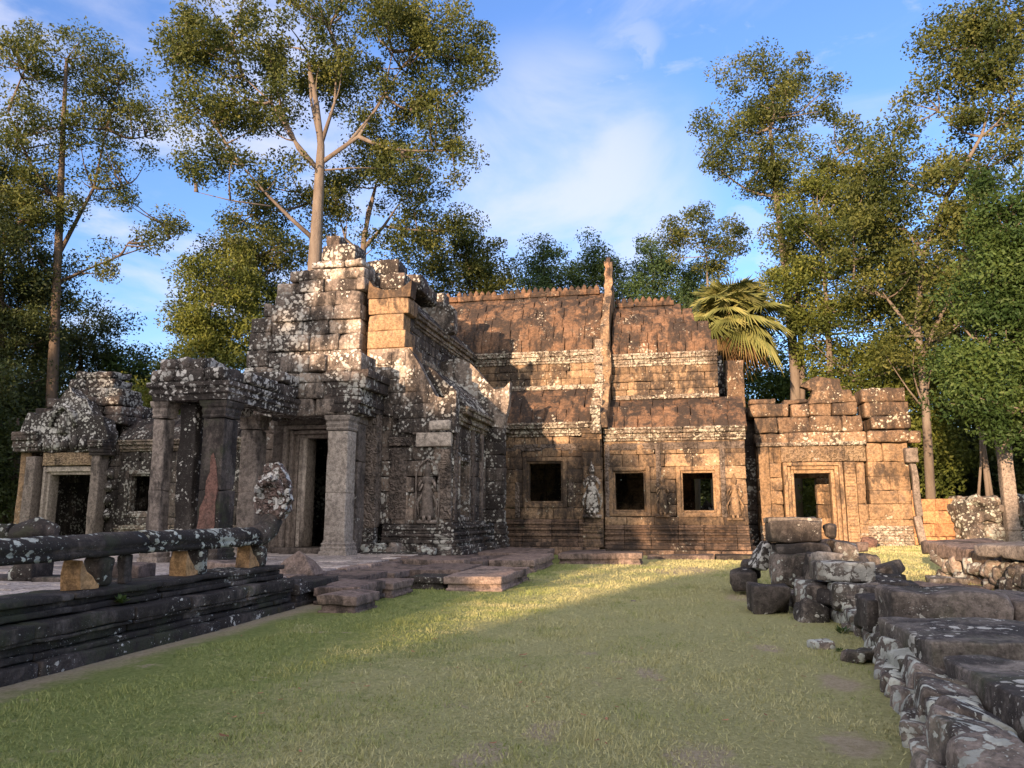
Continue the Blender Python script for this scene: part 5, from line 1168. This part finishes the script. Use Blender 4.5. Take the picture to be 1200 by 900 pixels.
def trees():
    # big central tree
    tree('tall spreading pale barked tree rising directly behind the entrance pavilion', 36, [(368, 470), (369, 310), (372, 250), (375, 200), (376, 170), (371, 120), (362, 75)], .36,
         [(385, 30, 130, 75), (270, 45, 85, 55), (215, 60, 40, 45), (500, 45, 78, 60), (545, 70, 40, 55), (300, 120, 75, 40), (245, 135, 45, 40), (480, 130, 70, 50), (530, 175, 38, 38), (290, 190, 60, 26), (225, 200, 22, 26), (470, 190, 50, 24), (400, 95, 70, 35, 2)],
         'leaf_olive', sub=1.15, per=150, size=.19, r0=.85, bark='bark',
         limbs=[([(374, 200), (345, 165), (318, 120), (285, 90)], .11), ([(375, 192), (408, 168), (440, 130), (470, 80)], .13), ([(378, 190), (420, 160), (450, 110), (460, 60)], .12), ([(374, 200), (350, 175), (330, 130), (320, 80)], .13), ([(370, 282), (340, 255), (310, 225), (285, 195)], .13), ([(318, 242), (270, 235), (230, 225)], .05), ([(376, 170), (365, 120), (360, 60)], .12), ([(376, 170), (392, 120), (396, 60)], .12)], name='tall_tree')
    tree('smaller orange barked tree forking behind the pavilion top', 40, [(424, 470), (425, 300), (427, 275), (440, 220)], .26,
         [(420, 200, 55, 40), (480, 230, 60, 40), (450, 170, 50, 34), (350, 225, 55, 40), (300, 250, 45, 30), (520, 270, 45, 30), (470, 280, 45, 26), (400, 255, 40, 25)],
         'leaf_olive', sub=1.0, per=130, size=.19, r0=.8, limbs=[([(425, 298), (405, 280), (395, 245)], .12), ([(427, 290), (450, 265), (470, 235)], .13), ([(427, 285), (430, 250), (445, 200)], .1)])
    # left tall tree
    tree('tall slender dark tree at the upper left with sprays of leaves', 45, [(60, 560), (62, 440), (66, 330), (70, 240), (74, 150), (78, 70)], .30,
         [(85, 70, 60, 40), (140, 100, 45, 45), (30, 80, 45, 50), (100, 150, 65, 40), (170, 160, 28, 40), (20, 160, 40, 45), (150, 215, 50, 26), (60, 230, 50, 35), (190, 262, 45, 15), (150, 285, 50, 12), (20, 260, 40, 35), (95, 320, 45, 15)],
         'leaf_olive', sub=.85, per=115, size=.19, r0=.8, bark='bark_dark', limbs=[([(68, 300), (110, 220), (125, 150)], .12), ([(68, 330), (140, 300), (200, 280)], .07), ([(70, 240), (40, 200), (10, 130)], .09)])
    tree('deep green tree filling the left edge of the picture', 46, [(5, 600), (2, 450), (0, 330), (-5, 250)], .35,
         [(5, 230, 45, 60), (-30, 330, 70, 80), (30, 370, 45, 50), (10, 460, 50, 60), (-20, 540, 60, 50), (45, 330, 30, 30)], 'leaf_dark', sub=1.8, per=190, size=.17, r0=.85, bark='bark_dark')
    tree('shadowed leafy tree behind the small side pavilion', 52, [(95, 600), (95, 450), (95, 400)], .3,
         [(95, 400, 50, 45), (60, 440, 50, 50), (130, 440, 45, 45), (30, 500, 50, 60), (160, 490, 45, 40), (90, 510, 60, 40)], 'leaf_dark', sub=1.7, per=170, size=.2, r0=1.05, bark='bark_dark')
    tree('yellow green bushy tree left of the pavilion wall', 43, [(245, 600), (245, 450), (245, 380)], .25,
         [(240, 370, 48, 40), (265, 330, 50, 35), (225, 400, 35, 45), (280, 395, 40, 45), (250, 440, 55, 45), (190, 460, 40, 35), (230, 310, 25, 20)], 'leaf_yellow', sub=1.5, per=160, size=.19, r0=.9)
    tree('tree with airy olive crown left of the tall spreading tree', 46, [(300, 560), (300, 400), (300, 300)], .25,
         [(300, 300, 50, 35), (260, 300, 30, 22), (330, 290, 40, 30), (290, 340, 60, 35), (330, 370, 40, 60)], 'leaf_olive', sub=1.5, per=150, size=.2, r0=.95)
    # behind the roofs
    tree('olive tree over the left end of the hall ridge', 46, [(555, 560), (555, 400), (550, 320)], .25,
         [(545, 300, 45, 32), (585, 310, 32, 30), (505, 290, 40, 30), (560, 340, 60, 30), (520, 330, 40, 26)], 'leaf_olive', sub=1.6, per=150, size=.2, r0=.95)
    for i, (x, y, lab, rr) in enumerate(((637, 318, 'first feathery green tree above the hall ridge, left of the fin', 36), (697, 316, 'feathery green tree just behind the tip of the stone fin', 34), (765, 322, 'wide feathery green tree behind the right roof bay', 40), (815, 345, 'feathery green tree between the right roof and the palm', 34))):
        tree(lab, 58, [(x, 540), (x, 420), (x, 330)], .22, [(x, y-15, rr*.6, 30), (x-rr*.5, y+15, rr*.6, 30), (x+rr*.5, y+12, rr*.65, 30), (x, y+45, rr*1.1, 34)], 'leaf_blue', sub=1.7, per=150, size=.22, r0=1.0, bark='bark_dark', group='green trees behind the hall ridge')
    tree('airy olive crowned tree beyond the palm', 52, [(835, 560), (832, 400), (828, 300)], .2, [(825, 262, 45, 26), (855, 285, 30, 30), (795, 285, 28, 24), (835, 310, 40, 20)], 'leaf_olive', sub=.95, per=120, size=.21, r0=.85)
    # right tall pair
    tree('tall slim tree with rounded crown standing behind the gatehouse', 42, [(930, 560), (932, 440), (922, 330), (910, 230), (902, 150)], .32,
         [(900, 100, 62, 46), (865, 150, 48, 46), (940, 130, 48, 45), (840, 195, 26, 22), (895, 190, 45, 32), (985, 180, 40, 45), (960, 230, 42, 40), (925, 280, 42, 38), (945, 340, 36, 44), (1010, 235, 35, 35), (905, 215, 40, 30)],
         'leaf_olive', sub=1.15, per=140, size=.19, r0=.85, extra_trunks=[([(938, 560), (940, 440), (934, 330), (925, 260)], .2)], name='tall_tree')
    tree('vine clad tree thick with yellow green leaves right of the palm', 40, [(985, 590), (975, 480), (970, 380), (962, 260)], .25,
         [(960, 250, 46, 50), (985, 310, 50, 55), (930, 350, 34, 50), (955, 400, 44, 45), (1025, 280, 40, 50), (1010, 380, 48, 45), (1000, 440, 60, 32), (1035, 330, 36, 45), (1060, 430, 40, 40)], 'leaf_yellow', sub=1.35, per=150, size=.18, r0=.85)
    tree('leaning tree with pale limbs reaching in from the right edge', 37, [(1090, 600), (1085, 480), (1075, 380), (1082, 300), (1110, 230)], .22,
         [(1040, 190, 55, 52), (1085, 215, 55, 45), (1060, 320, 60, 45), (1110, 350, 50, 45), (1000, 270, 45, 40), (1100, 130, 45, 35), (1150, 60, 62, 40), (1190, 20, 50, 40), (1130, 30, 40, 28), (1185, 120, 40, 50), (1150, 170, 50, 35), (1055, 260, 50, 25), (1020, 225, 30, 40), (1110, 270, 50, 30), (1150, 240, 50, 40), (1090, 400, 50, 40), (1175, 60, 50, 50)],
         'leaf_olive', sub=1.05, per=140, size=.19, r0=.85, limbs=[([(1078, 400), (1040, 350), (1000, 330)], .10), ([(1082, 330), (1140, 300), (1190, 250)], .14), ([(1110, 230), (1150, 160), (1170, 90)], .12), ([(1080, 420), (1120, 330), (1150, 200)], .12)])
    tree('dense bright green tree overhanging at the right edge', 31, [(1215, 640), (1210, 480), (1200, 350)], .3,
         [(1180, 250, 45, 50), (1165, 330, 45, 45), (1190, 400, 50, 50), (1145, 400, 32, 40), (1160, 460, 45, 35), (1200, 480, 45, 40), (1215, 320, 40, 80)], 'leaf_green', sub=1.7, per=190, size=.17, r0=.75)
    tree('young white stemmed tree in front of the dark forest', 35, [(1160, 600), (1152, 520), (1142, 470), (1128, 430)], .10,
         [(1120, 420, 30, 22), (1145, 440, 26, 18)], 'leaf_green', sub=1.0, per=110, size=.17, r0=.6, extra_trunks=[([(1165, 600), (1150, 500), (1160, 440)], .07), ([(1145, 600), (1150, 540), (1148, 470)], .06)])
    # forest understorey, individual shrubs and trees in shade
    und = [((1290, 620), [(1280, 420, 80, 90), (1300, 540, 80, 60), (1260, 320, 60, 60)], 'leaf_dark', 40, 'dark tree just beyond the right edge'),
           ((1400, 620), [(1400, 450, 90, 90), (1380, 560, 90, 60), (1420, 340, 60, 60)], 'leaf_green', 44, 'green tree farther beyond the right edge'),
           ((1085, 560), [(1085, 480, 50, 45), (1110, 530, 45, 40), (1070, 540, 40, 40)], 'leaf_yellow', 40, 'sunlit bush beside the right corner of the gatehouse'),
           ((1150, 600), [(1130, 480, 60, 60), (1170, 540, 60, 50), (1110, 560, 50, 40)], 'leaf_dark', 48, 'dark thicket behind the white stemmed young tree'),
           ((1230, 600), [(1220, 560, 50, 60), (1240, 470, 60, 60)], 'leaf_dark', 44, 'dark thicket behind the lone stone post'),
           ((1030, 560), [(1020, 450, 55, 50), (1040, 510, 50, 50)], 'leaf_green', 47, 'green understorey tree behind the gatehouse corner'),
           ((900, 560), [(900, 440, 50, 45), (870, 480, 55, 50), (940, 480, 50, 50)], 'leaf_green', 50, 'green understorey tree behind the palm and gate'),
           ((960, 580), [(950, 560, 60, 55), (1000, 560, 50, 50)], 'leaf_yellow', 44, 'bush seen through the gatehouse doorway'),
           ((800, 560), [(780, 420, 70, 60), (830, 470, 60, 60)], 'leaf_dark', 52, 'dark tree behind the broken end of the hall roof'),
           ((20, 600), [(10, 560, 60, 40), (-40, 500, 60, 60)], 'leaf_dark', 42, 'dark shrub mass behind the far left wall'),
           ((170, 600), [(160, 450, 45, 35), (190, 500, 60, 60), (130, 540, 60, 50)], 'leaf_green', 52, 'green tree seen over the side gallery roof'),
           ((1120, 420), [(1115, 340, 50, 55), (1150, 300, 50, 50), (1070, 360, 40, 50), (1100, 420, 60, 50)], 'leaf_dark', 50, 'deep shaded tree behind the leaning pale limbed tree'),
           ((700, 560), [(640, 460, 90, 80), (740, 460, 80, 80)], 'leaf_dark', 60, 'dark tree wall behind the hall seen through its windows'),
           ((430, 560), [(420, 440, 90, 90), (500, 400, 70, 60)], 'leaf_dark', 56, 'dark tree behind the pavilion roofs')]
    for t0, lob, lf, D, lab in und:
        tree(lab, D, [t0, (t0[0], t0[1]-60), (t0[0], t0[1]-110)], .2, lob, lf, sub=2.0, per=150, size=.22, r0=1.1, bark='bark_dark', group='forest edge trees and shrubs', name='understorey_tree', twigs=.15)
    # far forest belt: reads as one mass
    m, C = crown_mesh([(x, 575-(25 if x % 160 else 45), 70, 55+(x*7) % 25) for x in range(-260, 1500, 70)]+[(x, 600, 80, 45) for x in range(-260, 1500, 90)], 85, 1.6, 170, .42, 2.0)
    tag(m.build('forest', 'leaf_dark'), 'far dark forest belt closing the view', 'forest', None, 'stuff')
trees()

M['dead_palm'] = leaf_mat('dead palm leaves', (.20, .13, .06), (.34, .24, .12), .1)
def palm():
    c = atD(857, 376, 38.0); root = thing('fan_palm', (c.x, c.y, 0), 'sunlit fan palm with drooping lower leaves beside the broken hall roof', 'palm')
    m = MB(); m.tube([(c.x, c.y, 0), (c.x+.05, c.y, 3), (c.x, c.y, c.z-.4), (c.x, c.y, c.z)], [.3, .26, .30, .2], 10, .5, .03)
    for _ in range(70):
        a = random.uniform(0, 6.28); z = c.z-random.uniform(0, 1.6); m.tube([(c.x+.24*math.cos(a), c.y+.24*math.sin(a), z), (c.x+.62*math.cos(a), c.y+.62*math.sin(a), z+.35)], [.07, .03], 5, random.random())
    m.build('trunk', bark_mat('fibrous palm bark', (.24, .14, .075), (.16, .09, .05)), root)
    def fan(az, el, L, rad, droop):
        mb = MB(); o = Vector((c.x, c.y, c.z-.2)); d = Vector((math.cos(az)*math.cos(el), math.sin(az)*math.cos(el), math.sin(el)))
        tip = o+d*L; mb.tube([o, o+d*L*.5+Vector((0, 0, .05)), tip], [.045, .035, .025], 6, .8)
        side = d.cross(Vector((0, 0, 1))).normalized(); up = side.cross(d).normalized()
        t_ = R(random.uniform(5, 35) if el > .35 else random.uniform(15, 45)); d, up = d*math.cos(t_)-up*math.sin(t_), up*math.cos(t_)+d*math.sin(t_)
        nseg = 34; V = []; F = []
        for i in range(nseg):
            q = R(-128+256*i/(nseg-1)); q2 = q+R(256/nseg)*.5; q1 = q-R(256/nseg)*.5
            def pt(ang, r, fold):
                p = tip+(d*math.cos(ang)+side*math.sin(ang))*r+up*(fold*.05-.06*r*abs(math.sin(ang))); p.z -= droop*r*r*.10; return p
            R1 = rad*random.uniform(.88, 1.05); k = len(V)
            V += [pt(q, .06, 0), pt(q1, rad*.5, -1), pt(q, rad*.5, 1), pt(q2, rad*.5, -1), pt(q, R1, 0)]
            V[-1] = V[-1]-Vector((0, 0, random.uniform(.02, .22)*rad*droop))
            F += [(k, k+1, k+2), (k, k+2, k+3), (k+1, k+4, k+2), (k+2, k+4, k+3)]
        mb.add(V, np.array(F), .5, False); mb.tone[-1] = np.clip(RNG.normal(.5, .25, len(F)), 0, 1)
        o_ = mb.build('frond', M['dead_palm'] if el < R(-30) else 'palm', root)
        if el < R(-30): o_['label'] = 'dead brown hanging palm leaf'
    n = 54
    for i in range(n):
        el = R(86-128*(i/n)); az = i*2.399+random.uniform(-.2, .2); fan(az, el, random.uniform(1.1, 1.75), random.uniform(1.2, 1.55), .6+1.6*(i/n))
palm()

# ================================================================== SMALL THINGS
def fallen_leaf(px, py, s, az):
    p = atZ(px, py); mb = MB(); z = gz(p.x, p.y)+.025
    pts = [(-1, 0, .0), (-.5, .35, .15), (.1, .42, .05), (.6, .28, .2), (1, 0, .35), (.6, -.28, .15), (.1, -.4, .02), (-.5, -.33, .18), (0, 0, -.05)]
    V = [Vector((x*s, y*s, h*s*.6)) for x, y, h in pts]; F = np.array([(8, i, (i+1) % 8) for i in range(8)])
    V = [(Matrix.Rotation(az, 3, 'Z') @ v)+Vector((p.x, p.y, z)) for v in V]; mb.add(V, F, random.random(), True)
    return mb.build('fallen_leaf', M['dead'], origin=(p.x, p.y, z))
g = G('dead leaf'); g.L.new(g.mix(g.attr('tone'), (.16, .075, .035), (.42, .20, .11)), g.b.inputs['Base Color']); g.b.inputs['Roughness'].default_value = .7; M['dead'] = g.m
for (px, py, s, lab) in ((613, 771, .055, 'pinkish brown curled leaf alone in the middle of the lawn'), (484, 768, .035, 'small brown leaf in the lit grass streak'), (610, 806, .03, 'dark scrap of leaf below the pinkish leaf'), (510, 752, .03, 'brown leaf at the upper edge of the lit grass streak'), (262, 870, .05, 'pale pink leaf on the grass at lower left')):
    tag(fallen_leaf(px, py, s, random.uniform(0, 3)), lab, 'leaf')
for i in range(64):
    px, py = random.uniform(250, 980), random.uniform(700, 890)
    tag(fallen_leaf(px, py, random.uniform(.012, .034), random.uniform(0, 3)), 'tiny brown leaf scrap among many scattered on the lawn', 'leaf', 'tiny leaf scraps scattered over the lawn')
def weed(px, py, n, s, label, z=0):
    p = atZ(px, py, z) if isinstance(z, (int, float)) else z
    mb = MB()
    for i in range(n):
        a = random.uniform(0, 6.28); e = random.uniform(.3, 1.1); L = s*random.uniform(.6, 1.1); o = Vector((p.x, p.y, p.z-.01)); d = Vector((math.cos(a)*math.cos(e), math.sin(a)*math.cos(e), math.sin(e))); sd = d.cross(Vector((0, 0, 1))).normalized()
        mb.tube([o, o+d*L*.6], [.003, .002], 4, .4); V = [o+d*L*.5, o+d*L*.75+sd*L*.2, o+d*L*1.15, o+d*L*.75-sd*L*.2]; mb.add(V, np.array([(0, 1, 2, 3)]), random.random(), False)
    tag(mb.build('weed', 'leaf_green', origin=tuple(p)), label, 'plant')
weed(986, 742, 22, .13, 'small broad leaved weed at the foot of the lichened column of stones')
weed(1052, 770, 26, .10, 'green weed sprouting from the left face of the foreground wall', z=atX(1052, 800, 2.02))
weed(142, 700, 40, .10, 'green weed growing on the terrace ledge under the rail', z=atX(142, 706, -6.1))
for k in range(6):
    px = random.uniform(930, 1040)
    weed(px, 745+(px-930)*.35, 14, .07, ('tuft of grass at the wall foot below the slumped block', 'tuft of grass by the small dark foot stone', 'grass tuft under the black topped block', 'longer grass tuft against the rubble face', 'thin grass tuft near the flat pale stone', 'low grass tuft at the lawn edge by the wall')[k])

# ================================================================== unseen shade casters behind the viewer: an added wall, then trees
def backdrop():
    sa, ca = math.sin(SUN_AZ), math.cos(SUN_AZ)
    def W_(s, f): return (f*sa+s*ca, f*ca-s*sa)
    f = -42; k = math.tan(SUN_EL)*(-f)
    prof = [(-60, 9), (-30, 8.5), (-15.6, 8.2), (-14, 7.5), (-12, 6.9), (-10.5, 6.4), (-9.4, 5.8), (-8.6, 4.0), (-8.0, 2.4), (-7.5, 1.75), (-7.0, 1.5), (-6.6, 1.35)]
    prof2 = [(-5.15, 2.4), (-4.5, 3.1), (-3, 3.2), (-1.4, 3.0), (-1.1, 2.5), (1.6, 2.5), (2.1, 4.2), (3, 6), (40, 7)]
    root = thing('sun_blocker', (*W_(-5, f), 0), 'unseen sun blocker added behind the viewer', 'gallery')  # added blocker, its top outline shaped to set where sunlight falls
    for nm, pr in (('wall', prof), ('wall', prof2)):
        mb = MB(); pts = [(pr[0][0], -.3)]+[(s, h+k) for s, h in pr]+[(pr[-1][0], -.3)]
        mb.prism(pts, 0, 1.0, 'XZ', amp=.10, seg=.5)
        V = mb.V[0]; x, y = V[:, 0].copy(), V[:, 1].copy(); V[:, 0] = (f-y)*sa+x*ca; V[:, 1] = (f-y)*ca-x*sa
        mb.build(nm, 'wall_dark', root)
    mb = MB(); mb.prism([(-6.6, -.3), (-5.1, -.3), (-5.15, .88+k), (-5.9, 1.12+k), (-6.6, 1.4+k)], 0, 1, 'XZ', amp=.03, seg=.4); V = mb.V[0]; x, y = V[:, 0].copy(), V[:, 1].copy(); V[:, 0] = (f-y)*sa+x*ca; V[:, 1] = (f-y)*ca-x*sa; mb.build('sill_blocker', 'wall_dark', root)  # added low piece, its top edge lets the sun streak through
    # trees over it
    def btree(s, ff, z, rx, rz, lab, dens=1.):
        x, y = W_(s, ff); root = thing('shade_tree', (x, y, 0), lab, 'tree', 'shade trees behind the viewer')
        C = []; Rd = []
        for _ in range(int(26*rx*rz/4*dens)):
            d = RNG.normal(0, 1, 3); d /= np.linalg.norm(d); q = RNG.random()**.4; C.append((x+d[0]*rx*q, y+d[1]*min(rx, 3)*q, z+d[2]*rz*q)); Rd.append(RNG.uniform(.5, 1.0))
        V, F, n = leaves(C, Rd, 60, .34); mb = MB(); mb.add(V, F, .5, False); mb.build('crown', 'leaf_green', root)
        mb = MB(); mb.tube([(x, y, 0), (x, y, z)], [.3, .15], 8); mb.build('trunk', 'bark_dark', root)
    T = math.tan(SUN_EL)
    for s, ff, H, rx, rz in ((-42, -50, 8, 7, 6), (-31, -52, 8, 6, 5.5), (-22, -50, 7.5, 5.0, 5.5), (-17.6, -48, 8, 2.3, 4.6), (-25, -55, 10, 4, 4), (6.8, -50, 5.2, 3.6, 3.6), (13.5, -50, 6, 5, 4.5), (22, -52, 6, 6, 5), (34, -54, 7, 7, 6)):
        btree(s, ff, H-T*ff, rx, rz, 'shade tree behind the viewer')
    # thin sprays dappling the windows of the hall
    for s, H, rx, rz, d in ((-10.6, 6.6, 1.2, .8, 1.0), (-9.3, 6.3, 1.2, 1.2, 1.3), (-8.0, 5.2, 1.1, 1.3, .9), (-7.0, 4.6, .8, .7, .4), (-12.8, 7.4, 1.5, .5, .7)):
        btree(s, -46, H+T*46, rx, rz, 'light sapling behind the viewer', d)
backdrop()
S.render.resolution_x = 1024; S.render.resolution_y = 768
